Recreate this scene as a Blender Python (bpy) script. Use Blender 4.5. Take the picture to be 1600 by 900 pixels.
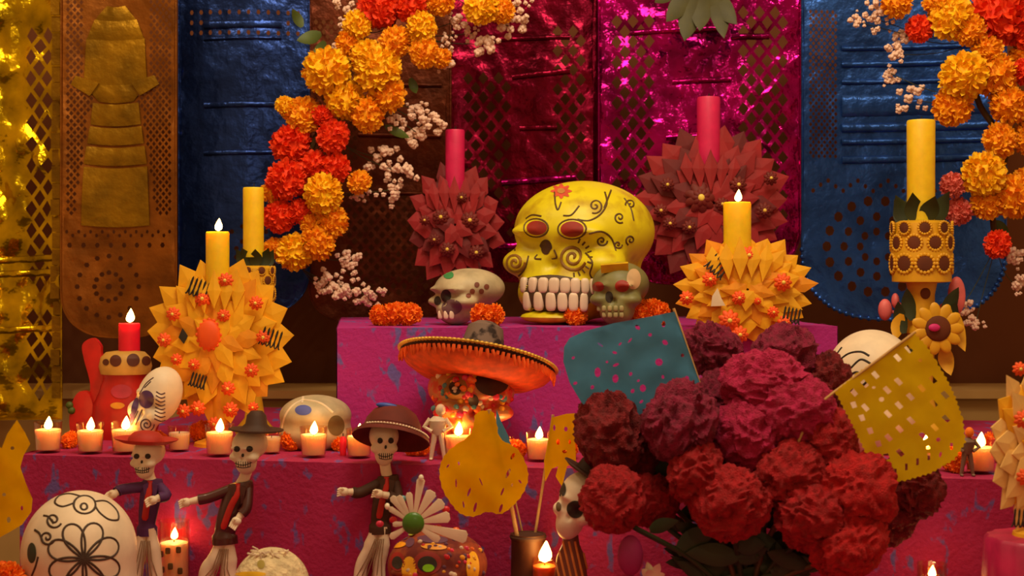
import bpy, math, random
import numpy as np
from mathutils import Vector, Matrix, noise, Euler
from mathutils.bvhtree import BVHTree
from mathutils.geometry import delaunay_2d_cdt

random.seed(11)
for o in list(bpy.data.objects): bpy.data.objects.remove(o)
scene = bpy.context.scene
COL = scene.collection
PI = math.pi

# ------------------------------------------------------------------ camera, world, lights, exposure
F = 2240.0        # focal length in photo pixels (1600 wide)
HZ = 420.0        # photo row of the horizon
ZC = 1.167        # camera height
cam_d = bpy.data.cameras.new('camera'); cam = bpy.data.objects.new('camera', cam_d); COL.objects.link(cam)
cam.location = (0, -3.2, ZC); cam.rotation_euler = (PI/2, 0, 0)
cam_d.sensor_width = 36; cam_d.lens = F/1600*36; cam_d.shift_y = -30/1600
cam_d.clip_start = 0.05
cam_d.dof.use_dof = True; cam_d.dof.focus_distance = 3.35; cam_d.dof.aperture_fstop = 4.5
scene.camera = cam

world = bpy.data.worlds.new('world'); scene.world = world; world.use_nodes = True
bg = world.node_tree.nodes['Background']
bg.inputs[0].default_value = (1.0, 0.50, 0.20, 1); bg.inputs[1].default_value = 0.30

def lamp(name, kind, loc, energy, color, size=0.1, target=None, spot=None):
    l = bpy.data.lights.new(name, kind); l.energy = energy; l.color = color
    if kind == 'AREA': l.size = size
    else: l.shadow_soft_size = size
    if spot: l.spot_size = spot; l.spot_blend = 0.8
    o = bpy.data.objects.new(name, l); COL.objects.link(o); o.location = loc
    if target is not None:
        o.rotation_euler = (Vector(target)-Vector(loc)).to_track_quat('-Z', 'Y').to_euler()
    return o
lamp('ceiling_light_key', 'AREA', (0.2, -1.0, 3.3), 36, (1.0, 0.80, 0.52), 1.1, (0, 0.7, 1.0))
lamp('glint_lamp_left', 'POINT', (-1.3, -0.3, 2.9), 17, (1.0, 0.78, 0.46), 0.04)  # unseen point lamp, added to raise glints on the foil banners
lamp('glint_lamp_right', 'POINT', (1.5, -0.5, 2.9), 15, (1.0, 0.78, 0.46), 0.04)  # its unseen counterpart on the right, also added for foil glints
lamp('glint_lamp_back', 'POINT', (0.5, -4.2, 2.3), 14, (1.0, 0.78, 0.5), 0.05)  # added behind the camera so the foil has something to reflect

vs = scene.view_settings
vs.view_transform = 'Standard'; vs.look = 'None'; vs.exposure = 0.45; vs.gamma = 1.0; vs.use_curve_mapping = False

# ------------------------------------------------------------------ helpers
def lin(c):
    return tuple(((v/255)/12.92 if v/255 <= 0.04045 else ((v/255+0.055)/1.055)**2.4) for v in c)

def W(px, py, d):
    return Vector(((px-800)*d/F, d-3.2, ZC-(py-HZ)*d/F))
def tier_d(py): return (ZC-0.75)*F/(py-HZ)       # depth of a point standing on the lower tier top

MATS = {}
def mat(name, col, rough=0.6, metal=0.0, var=0.25, vscale=20, bump=0.0, bscale=60, col2=None, sheen=0.0, sss=0.0,
        emit=0.0, coat=0.0, trans=0.0, alpha=1.0, thr=None):
    if name in MATS: return MATS[name]
    m = bpy.data.materials.new(name); m.use_nodes = True
    nt = m.node_tree; N = nt.nodes; L = nt.links; b = N['Principled BSDF']
    c = lin(col)
    tc = N.new('ShaderNodeTexCoord')
    nz = N.new('ShaderNodeTexNoise'); nz.inputs['Scale'].default_value = vscale; nz.inputs['Detail'].default_value = 4
    L.new(tc.outputs['Object'], nz.inputs['Vector'])
    rp = N.new('ShaderNodeValToRGB')
    c2 = lin(col2) if col2 else tuple(v*(1-var) for v in c)
    c1 = c if col2 else tuple(min(1, v*(1+var*0.5)) for v in c)
    lo, hi = thr if thr else (0.32, 0.68)
    rp.color_ramp.elements[0].position = lo; rp.color_ramp.elements[0].color = (*c2, 1)
    rp.color_ramp.elements[1].position = hi; rp.color_ramp.elements[1].color = (*c1, 1)
    L.new(nz.outputs['Fac'], rp.inputs['Fac']); L.new(rp.outputs['Color'], b.inputs['Base Color'])
    b.inputs['Roughness'].default_value = rough; b.inputs['Metallic'].default_value = metal
    if sheen:
        b.inputs['Sheen Weight'].default_value = sheen; b.inputs['Sheen Tint'].default_value = (*[min(1, v*1.5+.05) for v in c], 1)
    if sss:
        b.inputs['Subsurface Weight'].default_value = sss; b.inputs['Subsurface Radius'].default_value = (1, .5, .22)
        b.inputs['Subsurface Scale'].default_value = 0.03
    if coat: b.inputs['Coat Weight'].default_value = coat
    if trans: b.inputs['Transmission Weight'].default_value = trans
    if emit:
        b.inputs['Emission Color'].default_value = (*c, 1); b.inputs['Emission Strength'].default_value = emit
    if bump:
        n2 = N.new('ShaderNodeTexNoise'); n2.inputs['Scale'].default_value = bscale; n2.inputs['Detail'].default_value = 3
        bp = N.new('ShaderNodeBump'); bp.inputs['Strength'].default_value = bump; bp.inputs['Distance'].default_value = 0.01
        L.new(tc.outputs['Object'], n2.inputs['Vector']); L.new(n2.outputs['Fac'], bp.inputs['Height']); L.new(bp.outputs['Normal'], b.inputs['Normal'])
    MATS[name] = m
    return m

def glass_mat(name, col=(255, 240, 225), gloss=0.12):
    if name in MATS: return MATS[name]
    m = bpy.data.materials.new(name); m.use_nodes = True; nt = m.node_tree; nt.nodes.clear()
    out = nt.nodes.new('ShaderNodeOutputMaterial'); mx = nt.nodes.new('ShaderNodeMixShader')
    tr = nt.nodes.new('ShaderNodeBsdfTransparent'); tr.inputs[0].default_value = (*lin(col), 1)
    gl = nt.nodes.new('ShaderNodeBsdfGlossy'); gl.inputs['Roughness'].default_value = 0.08
    lw = nt.nodes.new('ShaderNodeLayerWeight'); lw.inputs[0].default_value = gloss+0.2
    nt.links.new(lw.outputs['Facing'], mx.inputs[0]); nt.links.new(tr.outputs[0], mx.inputs[1]); nt.links.new(gl.outputs[0], mx.inputs[2])
    mm = nt.nodes.new('ShaderNodeMath'); mm.operation = 'MULTIPLY'; mm.inputs[1].default_value = 0.6
    nt.links.new(lw.outputs['Facing'], mm.inputs[0]); nt.links.new(mm.outputs[0], mx.inputs[0])
    nt.links.new(mx.outputs[0], out.inputs[0]); MATS[name] = m
    return m

def paper_mat(name, col, t=0.35):
    """thin tissue paper: diffuse with light coming through from behind"""
    if name in MATS: return MATS[name]
    m = bpy.data.materials.new(name); m.use_nodes = True; nt = m.node_tree; nt.nodes.clear(); N = nt.nodes; L = nt.links
    out = N.new('ShaderNodeOutputMaterial'); mx = N.new('ShaderNodeMixShader'); mx.inputs[0].default_value = t
    tc = N.new('ShaderNodeTexCoord'); nz = N.new('ShaderNodeTexNoise'); nz.inputs['Scale'].default_value = 25
    L.new(tc.outputs['Object'], nz.inputs['Vector'])
    rp = N.new('ShaderNodeValToRGB'); c = lin(col)
    rp.color_ramp.elements[0].color = (*[v*.75 for v in c], 1); rp.color_ramp.elements[1].color = (*[min(1, v*1.15) for v in c], 1)
    L.new(nz.outputs['Fac'], rp.inputs['Fac'])
    a = N.new('ShaderNodeBsdfDiffuse'); b = N.new('ShaderNodeBsdfTranslucent')
    L.new(rp.outputs[0], a.inputs[0]); L.new(rp.outputs[0], b.inputs[0])
    L.new(a.outputs[0], mx.inputs[1]); L.new(b.outputs[0], mx.inputs[2]); L.new(mx.outputs[0], out.inputs[0]); MATS[name] = m
    return m

class MB:
    def __init__(s): s.v = []; s.f = []
    def add(s, vs_, fs_, M=None):
        n = len(s.v)
        s.v += [tuple(M @ Vector(p)) for p in vs_] if M is not None else [tuple(p) for p in vs_]
        s.f += [tuple(i+n for i in f) for f in fs_]
        return s
    def box(s, c, h, M=None, bev=0.0):
        x, y, z = h
        if bev <= 0:
            vs_ = [(c[0]+a*x, c[1]+b*y, c[2]+e*z) for a in (-1, 1) for b in (-1, 1) for e in (-1, 1)]
            return s.add(vs_, [(0, 1, 3, 2), (4, 6, 7, 5), (0, 4, 5, 1), (2, 3, 7, 6), (0, 2, 6, 4), (1, 5, 7, 3)], M)
        return s.ell(c, h, 16, 10, M, power=0.45)
    def ell(s, c, r, seg=20, rings=12, M=None, power=1.0):
        sg = lambda v: math.copysign(abs(v)**power, v)
        vs_ = [(c[0], c[1], c[2]-r[2])]; fs_ = []
        for i in range(1, rings):
            t = -PI/2+PI*i/rings
            for j in range(seg):
                a = 2*PI*j/seg
                vs_.append((c[0]+r[0]*sg(math.cos(t))*sg(math.cos(a)), c[1]+r[1]*sg(math.cos(t))*sg(math.sin(a)), c[2]+r[2]*sg(math.sin(t))))
        vs_.append((c[0], c[1], c[2]+r[2])); top = len(vs_)-1
        for j in range(seg):
            k = (j+1) % seg
            fs_.append((0, 1+k, 1+j))
            for i in range(rings-2): fs_.append((1+i*seg+j, 1+i*seg+k, 1+(i+1)*seg+k, 1+(i+1)*seg+j))
            fs_.append((1+(rings-2)*seg+j, 1+(rings-2)*seg+k, top))
        return s.add(vs_, fs_, M)
    def lathe(s, prof, c=(0, 0, 0), seg=28, M=None, sy=1.0, wob=None):
        vs_ = []; fs_ = []
        for (r, z) in prof:
            for j in range(seg):
                a = 2*PI*j/seg; w = wob(a, z) if wob else 1
                vs_.append((c[0]+r*w*math.cos(a), c[1]+sy*r*w*math.sin(a), c[2]+z))
        for i in range(len(prof)-1):
            for j in range(seg):
                k = (j+1) % seg
                fs_.append((i*seg+j, i*seg+k, (i+1)*seg+k, (i+1)*seg+j))
        if prof[0][0] > 1e-6: fs_.append(tuple(range(seg))[::-1])
        if prof[-1][0] > 1e-6: fs_.append(tuple((len(prof)-1)*seg+j for j in range(seg)))
        return s.add(vs_, fs_, M)
    def tube(s, path, rad, seg=8, flat=None):
        P = [Vector(p) for p in path]; n = len(P)
        if n < 2: return s
        vs_ = []; fs_ = []; up = Vector((0.13, -1, 0.07)).normalized()
        for i, p in enumerate(P):
            t = (P[min(n-1, i+1)]-P[max(0, i-1)])
            if t.length < 1e-9: t = Vector((0, 0, 1))
            t.normalize()
            a = t.cross(up)
            if a.length < 1e-4: a = t.cross(Vector((1, 0, 0)))
            a.normalize(); b = a.cross(t)
            r = rad[i] if isinstance(rad, (list, tuple)) else rad
            for j in range(seg):
                q = 2*PI*j/seg
                vs_.append(p+a*(r*math.cos(q))+b*(r*(flat or 1)*math.sin(q)))
        for i in range(n-1):
            for j in range(seg):
                k = (j+1) % seg
                fs_.append((i*seg+j, i*seg+k, (i+1)*seg+k, (i+1)*seg+j))
        fs_.append(tuple(range(seg))[::-1]); fs_.append(tuple((n-1)*seg+j for j in range(seg)))
        return s.add(vs_, fs_)
    def prism(s, poly, y0, y1, bulge=None, M=None):
        """outline (x,z) extruded from y0 (front) to y1, the front raised at the middle by bulge"""
        n = len(poly); vs_ = [(x, y0, z) for x, z in poly]+[(x, y1, z) for x, z in poly]
        fs_ = [(i, (i+1) % n, n+(i+1) % n, n+i) for i in range(n)]
        fs_.append(tuple(range(n, 2*n))[::-1])
        if bulge is None: fs_.append(tuple(range(n)))
        else:
            cx = sum(p[0] for p in poly)/n; cz = sum(p[1] for p in poly)/n
            vs_.append((cx, y0-bulge, cz)); fs_ += [((i+1) % n, i, 2*n) for i in range(n)]
        return s.add(vs_, fs_, M)
    def mesh(s, name, k=1.0, smooth=True):
        me = bpy.data.meshes.new(name)
        me.from_pydata([(x*k, y*k, z*k) for x, y, z in s.v], [], s.f)
        me.validate(); me.update()
        if smooth and len(me.polygons):
            me.polygons.foreach_set('use_smooth', [True]*len(me.polygons))
            try: me.set_sharp_from_angle(angle=math.radians(42))
            except Exception: pass
        return me

def tagobj(o, label=None, cat=None, group=None, kind=None):
    if label: o['label'] = label
    if cat: o['category'] = cat
    if group: o['group'] = group
    if kind: o['kind'] = kind
    return o

class Thing:
    """Empty at the thing's base; part shapes are given in photo-pixel units at the thing's own depth d."""
    def __init__(s, name, label, cat, px, py, d, group=None, kind=None):
        s.ax, s.ay, s.d, s.k = px, py, d, d/F; Thing.cur = s
        s.root = bpy.data.objects.new(name, None); COL.objects.link(s.root)
        s.root.empty_display_size = 0.02
        s.root.location = W(px, py, d)
        tagobj(s.root, label, cat, group, kind)
    def p(s, px, py, y=0): return (px-s.ax, y, s.ay-py)
    def P(s, pts, y=0): return [s.p(a[0], a[1], a[2] if len(a) > 2 else y) for a in pts]
    def q(s, pts): return [(a-s.ax, s.ay-b) for a, b in pts]
    def part(s, name, mb, m, parent=None, smooth=True, label=None):
        me = mb if isinstance(mb, bpy.types.Mesh) else mb.mesh(name, s.k, smooth)
        o = bpy.data.objects.new(name, me); COL.objects.link(o); o.parent = parent or s.root
        me.materials.append(m) if not me.materials else None
        if label: o['label'] = label
        if name in STUFF: o['kind'] = 'stuff'
        return o
    def inst(s, name, me, m, loc, size, rot=(0, 0, 0), parent=None):
        """shared unit mesh placed as a part; material kept on the object"""
        o = bpy.data.objects.new(name, me); COL.objects.link(o); o.parent = parent or s.root
        o.location = Vector(loc)*s.k; o.rotation_euler = rot
        sz = size if isinstance(size, (tuple, list)) else (size,)*3
        o.scale = tuple(v*s.k for v in sz)
        if not me.materials: me.materials.append(m)
        o.material_slots[0].link = 'OBJECT'; o.material_slots[0].material = m
        return o

STUFF = {'gold_braid', 'orange_fringe', 'hair_tuft', 'pleats', 'scalloped_edge', 'brim_stitching', 'bead_rim', 'tooth_lines'}
def copy_tree(o, parent=None):
    c = o.copy(); COL.objects.link(c); c.parent = parent
    for ch in list(o.children): copy_tree(ch, c)
    return c

def solo(name, mb, m, label, cat, px, py, d, group=None, kind=None, smooth=True):
    """a thing that is one mesh"""
    me = mb.mesh(name, d/F, smooth); o = bpy.data.objects.new(name, me); COL.objects.link(o)
    o.location = W(px, py, d); me.materials.append(m)
    return tagobj(o, label, cat, group, kind)

def structure(name, mb, m, parent=None, smooth=False):
    me = mb.mesh(name, 1, smooth); o = bpy.data.objects.new(name, me); COL.objects.link(o); me.materials.append(m)
    if parent: o.parent = parent
    else: o['kind'] = 'structure'
    return o

def catmull(pts, n=8, closed=False):
    P = [Vector(p) for p in pts]; out = []; m = len(P)
    rng = range(m) if closed else range(m-1)
    for i in rng:
        if closed: a, b, c, d = P[(i-1) % m], P[i], P[(i+1) % m], P[(i+2) % m]
        else: a, b, c, d = P[max(0, i-1)], P[i], P[i+1], P[min(m-1, i+2)]
        for j in range(n):
            t = j/n
            out.append(0.5*((2*b)+(c-a)*t+(2*a-5*b+4*c-d)*t*t+(3*b-a-3*c+d)*t**3))
    if not closed: out.append(P[-1])
    return [tuple(v) for v in out]

def inside(poly, x, y):
    r = False; j = len(poly)-1
    for i in range(len(poly)):
        xi, yi = poly[i]; xj, yj = poly[j]
        if (yi > y) != (yj > y) and x < (xj-xi)*(y-yi)/(yj-yi)+xi: r = not r
        j = i
    return r

def sheet(outline, holes, step, yfun, thick=0.0):
    """flat sheet with real cut-outs: outline and holes are (x,z) loops; yfun bends it in depth"""
    V = []; E = []
    def loop(l):
        n = len(V)
        V.extend(Vector((a, b)) for a, b in l); m = len(l)
        E.extend((n+i, n+(i+1) % m) for i in range(m))
    loop(outline)
    for h in holes: loop(h)
    xs = [p[0] for p in outline]; zs = [p[1] for p in outline]
    bbs = [(min(p[0] for p in h)-1, max(p[0] for p in h)+1, min(p[1] for p in h)-1, max(p[1] for p in h)+1) for h in holes]
    x = min(xs)+step/2
    while x < max(xs):
        z = min(zs)+step/2
        while z < max(zs):
            a, b = x+random.uniform(-.2, .2)*step, z+random.uniform(-.2, .2)*step
            if inside(outline, a, b) and not any(q[0] < a < q[1] and q[2] < b < q[3] for q in bbs): V.append(Vector((a, b)))
            z += step
        x += step
    ov, oe, of, _, _, _ = delaunay_2d_cdt(V, E, [], 0, 1e-4)
    fs_ = []
    for f in of:
        cx = sum(ov[i][0] for i in f)/len(f); cz = sum(ov[i][1] for i in f)/len(f)
        if not inside(outline, cx, cz): continue
        if any(q[0] < cx < q[1] and q[2] < cz < q[3] and inside(h, cx, cz) for q, h in zip(bbs, holes)): continue
        fs_.append(tuple(f))
    mb = MB()
    mb.v = [(p[0], yfun(p[0], p[1]), p[1]) for p in ov]; mb.f = fs_
    return mb

def diamond(x, z, a, b): return [(x-a, z), (x, z-b), (x+a, z), (x, z+b)]
def oval(x, z, a, b, n=10, rot=0):
    return [(x+a*math.cos(t)*math.cos(rot)-b*math.sin(t)*math.sin(rot), z+a*math.cos(t)*math.sin(rot)+b*math.sin(t)*math.cos(rot)) for t in [2*PI*i/n for i in range(n)]]

# --- star-shaped solids from signed distance functions
def sd_ell(P, c, r):
    q = (P-np.array(c))/np.array(r); k0 = np.linalg.norm(q, axis=1); k1 = np.linalg.norm(q/np.array(r), axis=1)
    return k0*(k0-1)/np.maximum(k1, 1e-6)
def smin(a, b, k):
    h = np.clip(0.5+0.5*(b-a)/k, 0, 1); return b*(1-h)+a*h-k*h*(1-h)
def smax(a, b, k): return -smin(-a, -b, k)
def skull_sdf(P):
    d = sd_ell(P, (0, 0.12, 0.30), (0.74, 0.86, 0.70))
    d = smin(d, sd_ell(P, (0, -0.30, -0.42), (0.47, 0.44, 0.56)), 0.22)
    for s in (-1, 1):
        d = smin(d, sd_ell(P, (0.44*s, -0.42, -0.16), (0.24, 0.28, 0.20)), 0.15)
        d = smin(d, sd_ell(P, (0.27*s, -0.62, 0.27), (0.24, 0.12, 0.09)), 0.12)
        d = smax(d, -sd_ell(P, (0.28*s, -0.80, 0.07), (0.19, 0.22, 0.16)), 0.08)
    d = smax(d, -sd_ell(P, (0, -0.80, -0.20), (0.09, 0.20, 0.14)), 0.05)
    return d
def dome_sdf(P):
    return smin(sd_ell(P, (0, 0, .22), (.76, .8, .76)), sd_ell(P, (0, 0, -.4), (.78, .78, .75)), .15)
def head_mb(fn, scale, rot=(0, 0, 0), c=(0, 0, 0), nu=88, nv=64, org=(0, 0, 0)):
    u = np.linspace(0, 2*PI, nu, endpoint=False); v = np.linspace(-PI/2, PI/2, nv)
    U, V_ = np.meshgrid(u, v); D = np.stack([np.cos(V_)*np.cos(U), np.cos(V_)*np.sin(U), np.sin(V_)], -1).reshape(-1, 3)
    t = np.full(len(D), 1.9); o = np.array(org)
    for _ in range(70): t = np.maximum(t-np.clip(fn(o+D*t[:, None]), -0.2, 0.2)*0.75, 0.05)
    P = (o+D*t[:, None])*np.array(scale)
    R = np.array(Euler(rot, 'XYZ').to_matrix()); P = P@R.T+np.array(c)
    mb = MB(); mb.v = [tuple(p) for p in P.tolist()]
    for i in range(nv-1):
        for j in range(nu):
            k = (j+1) % nu; mb.f.append((i*nu+j, i*nu+k, (i+1)*nu+k, (i+1)*nu+j))
    return mb
def bvh_of(mb): return BVHTree.FromPolygons([Vector(p) for p in mb.v], mb.f)
def hit(bvh, x, z):
    T = Thing.cur; c = Vector((800-T.ax, -F, T.ay-HZ))      # seen from where the viewer stands
    h = bvh.ray_cast(c, (Vector((x, 0, z))-c).normalized())
    return h[0], h[1]
def paint(T, bvh, strokes, r, m, name='painted_line', parent=None, lift=0.2, join=True):
    mb = MB()
    for st in strokes:
        pts = []
        if 3 <= len(st) <= 12: st = [(a, b) for a, b, _ in catmull([(a, b, 0) for a, b in st], 6)]
        for i in range(len(st)-1):
            a, b = st[i], st[i+1]; L_ = math.hypot(b[0]-a[0], b[1]-a[1]); n = max(1, int(L_/3))
            for j in range(n): pts.append((a[0]+(b[0]-a[0])*j/n, a[1]+(b[1]-a[1])*j/n))
        pts.append(st[-1]); run = []
        for (px, py) in pts:
            h, nn = hit(bvh, px-T.ax, T.ay-py)
            if h is None:
                if len(run) > 1: mb.tube(run, r, 6, 0.5)
                run = []; continue
            run.append(h+nn*lift)
        if len(run) > 1: mb.tube(run, r, 6, 0.5)
    return T.part(name, mb, m, parent) if mb.v else None
def decal(T, bvh, px, py, rx, ry, m, name, rot=0, parent=None, lift=0.6, n=24, rings=5, shape=None):
    """patch that hugs the surface"""
    vs_ = []; fs_ = []
    for i in range(rings+1):
        for j in range(n):
            a = 2*PI*j/n; s = i/rings*(shape(a) if shape else 1)
            x = rx*s*math.cos(a); z = ry*s*math.sin(a)
            X = px-T.ax+x*math.cos(rot)-z*math.sin(rot); Z = T.ay-py+x*math.sin(rot)+z*math.cos(rot)
            h, nn = hit(bvh, X, Z)
            vs_.append(tuple(h+nn*lift) if h is not None else None)
    for i in range(rings):
        for j in range(n):
            q = (i*n+j, i*n+(j+1) % n, (i+1)*n+(j+1) % n, (i+1)*n+j)
            if all(vs_[t] is not None for t in q): fs_.append(q)
    mb = MB(); mb.v = [v or (0, 0, 0) for v in vs_]; mb.f = fs_
    if not fs_: return None
    return T.part(name, mb, m, parent)
def spiral(cx, cy, r, turns=1.6, a0=0, sgn=1, n=40):
    return [(cx+r*(1-i/n*.92)*math.cos(a0+sgn*2*PI*turns*i/n), cy+r*(1-i/n*.92)*math.sin(a0+sgn*2*PI*turns*i/n)) for i in range(n+1)]
def circ(cx, cy, rx, ry=None, n=24): return [(cx+rx*math.cos(2*PI*i/n), cy+(ry or rx)*math.sin(2*PI*i/n)) for i in range(n+1)]
def loop_petal(cx, cy, ang, L_, w, n=16):
    out = []
    for i in range(n+1):
        t = 2*PI*i/n; u = L_*(0.5-0.5*math.cos(t)); v = w*math.sin(t)*math.sin(t/2)
        out.append((cx+u*math.cos(ang)-v*math.sin(ang), cy+u*math.sin(ang)+v*math.cos(ang)))
    return out

# ------------------------------------------------------------------ materials
M_WALL = mat('wall_paint_brown', (112, 60, 24), 0.9, var=0.12, vscale=3)
M_BEIGE = mat('beige_board', (190, 150, 88), 0.8, var=0.1, vscale=5)
M_FLOOR = mat('floor_tile_brown', (80, 55, 40), 0.6, var=0.2)
M_YEL = mat('yellow_wax', (248, 208, 24), 0.45, var=0.12, vscale=30, sss=0.8)
M_RED = mat('red_wax', (235, 24, 56), 0.45, var=0.12, vscale=30, sss=0.7)
M_CRIM = mat('crimson_wax', (215, 24, 92), 0.5, var=0.12, vscale=30)
M_WICK = mat('wick_black', (30, 20, 15), 0.9)
M_VWAX = mat('votive_wax_cream', (255, 238, 215), 0.5, var=0.05, sss=0.8)
M_FLAME = mat('candle_flame', (255, 190, 90), 0.5, var=0.0, emit=26.0)
M_GLASS = glass_mat('votive_glass')
M_BONE = mat('bone_white_clay', (235, 215, 185), 0.55, var=0.18, vscale=14)
M_BONE2 = mat('grey_bone_clay', (190, 175, 140), 0.55, var=0.35, vscale=18)
M_INK = mat('dark_paint', (45, 35, 25), 0.7, var=0.2)
M_STICK = mat('wooden_stick', (205, 160, 95), 0.7)
# ------------------------------------------------------------------ setting
mb = MB(); mb.box((0, 1.62, 1.6), (3.2, 0.06, 1.7)); structure('wall_back', mb, M_WALL)
mb = MB(); mb.box((0, -0.6, -0.06), (3.2, 3.2, 0.05)); structure('floor', mb, M_FLOOR)
mb = MB(); mb.box((0, 1.30, 0.39), (2.4, 0.12, 0.385)); mb.box((0, 1.29, 0.785), (2.4, 0.14, 0.012)); structure('trim_1', mb, M_BEIGE)

# cloth-covered altar tiers: magenta cut paper over blue
def cloth_mat(name, base, blue):
    m = mat(name, base, 0.85, col2=blue, vscale=9, thr=(0.345, 0.42), bump=0.25, bscale=90, sheen=0.2)
    nt = m.node_tree; mp = nt.nodes.new('ShaderNodeMapping'); mp.inputs['Scale'].default_value = (3.6, 1, 2.2)
    tc = [n for n in nt.nodes if n.type == 'TEX_COORD'][0]
    nz = [n for n in nt.nodes if n.type == 'TEX_NOISE' and abs(n.inputs['Scale'].default_value-9) < .01][0]
    nz.inputs['Detail'].default_value = 3.5; nz.inputs['Distortion'].default_value = 0.3
    nt.links.new(tc.outputs['Object'], mp.inputs['Vector']); nt.links.new(mp.outputs['Vector'], nz.inputs['Vector'])
    return m
M_CLOTH = cloth_mat('magenta_cloth_lower', (168, 24, 84), (104, 84, 160))
M_CLOTH2 = cloth_mat('magenta_cloth_upper', (174, 32, 132), (108, 92, 176))

def tier(name, label, A, B, depth, ztop, zbot, m, fold=0.008, seed=0):
    """A, B: front corners (x,y); the cover falls in soft folds on the front and both ends"""
    r = bpy.data.objects.new(name, None); COL.objects.link(r); tagobj(r, label, 'altar tier')
    A = Vector((*A, 0)); B = Vector((*B, 0)); u = (B-A).normalized(); n = Vector((-u.y, u.x, 0)); C = B+n*depth; D = A+n*depth
    r.location = (A+B)/2+Vector((0, 0, zbot)); org = r.location.copy()
    def drape(P, Q, nm):
        L_ = (Q-P).length; t = (Q-P).normalized(); out = Vector((t.y, -t.x, 0)); nx = max(8, int(L_/0.012)); nz = 26; mb = MB()
        for j in range(nz+1):
            z = ztop-(ztop-zbot)*j/nz
            for i in range(nx+1):
                s = L_*i/nx; w = min(1, j/5)
                off = fold*w*(noise.noise(Vector((s*7+seed, z*1.2, 3)))+0.5*noise.noise(Vector((s*22, z*2, seed))))
                hem = 0.004*noise.noise(Vector((s*14, seed, 1))) if j == 0 else 0
                p = P+t*s+out*(off+0.002)+Vector((0, 0, z+hem))-org
                mb.v.append(tuple(p))
        for j in range(nz):
            for i in range(nx):
                a = j*(nx+1)+i; mb.f.append((a, a+nx+1, a+nx+2, a+1))
        structure(nm, mb, m, r, True)
    drape(A, B, 'front_cloth'); drape(D, A, 'side_cloth'); drape(B, C, 'side_cloth')
    mb = MB(); h = ztop-zbot
    vs_ = [tuple(p-org+Vector((0, 0, z))) for z in (ztop, ztop-0.012) for p in (A, B, C, D)]
    mb.add(vs_, [(0, 1, 2, 3), (7, 6, 5, 4), (0, 4, 5, 1), (1, 5, 6, 2), (2, 6, 7, 3), (3, 7, 4, 0)]); structure('top_cloth', mb, m, r)
    mb = MB(); i = 0.012
    q = [A+(u+n)*i, B+(-u+n)*i, C+(-u-n)*i, D+(u-n)*i]
    vs_ = [tuple(p-org+Vector((0, 0, z))) for z in (ztop-0.013, zbot) for p in q]
    mb.add(vs_, [(0, 1, 2, 3), (7, 6, 5, 4), (0, 4, 5, 1), (1, 5, 6, 2), (2, 6, 7, 3), (3, 7, 4, 0)]); structure('inner_box', mb, mat('plain_board', (120, 90, 60)), r)
    return r
ZT, ZU, ZF = 0.75, 1.0258, 0.45
def front_py(d): return HZ+(ZC-ZF)*F/d          # photo row of the front tier top at depth d
def up_py(d): return HZ+(ZC-ZU)*F/d
def low_py(d): return HZ+(ZC-ZT)*F/d
tier('altar_tier', 'wide lower altar tier in crimson-magenta cloth behind the skeleton figurines', (-1.10, 0.015), (1.30, -0.43), 1.15, ZT, 0.0, M_CLOTH, 0.012, 2)
tier('altar_tier', 'raised magenta box tier carrying the big yellow skull', (-0.4144, 0.20), (0.80, 0.33), 0.76, ZU, ZT, M_CLOTH2, 0.005, 5)
tier('altar_tier', 'lowest front tier under the figurines and bouquet, below the frame', (-1.35, -0.80), (1.45, -1.33), 0.80, ZF, 0.0, M_CLOTH, 0.012, 9)

# ------------------------------------------------------------------ foil banners
def foil(name, col, rough=0.28, var=0.4, bump=0.5, bscale=38, metal=0.92):
    return mat(name, col, rough, metal, var, 10, bump, bscale)
F_GOLD = foil('foil_gold', (215, 176, 14), 0.2, var=.6, bump=0.7, bscale=18)
F_BRON = foil('foil_bronze', (150, 88, 24), 0.42, bump=0.25, metal=0.75)
F_OLIV = foil('foil_olive', (160, 118, 14), 0.42, bump=0.35, metal=0.75)
F_BLUE = foil('foil_blue', (46, 92, 182), 0.3, bump=0.4, metal=0.75)
F_COPP = foil('foil_copper', (92, 36, 10), 0.42, bump=0.4, metal=0.75)
F_PINK = foil('foil_magenta', (168, 10, 112), 0.17, var=.6, bump=0.8, bscale=20)
F_BLUE2 = foil('foil_navy', (34, 58, 124), 0.28, bump=0.4, metal=0.85)
F_PINK2 = foil('foil_magenta_dark', (120, 8, 44), 0.26, var=.5, bump=0.6, bscale=24)

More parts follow.
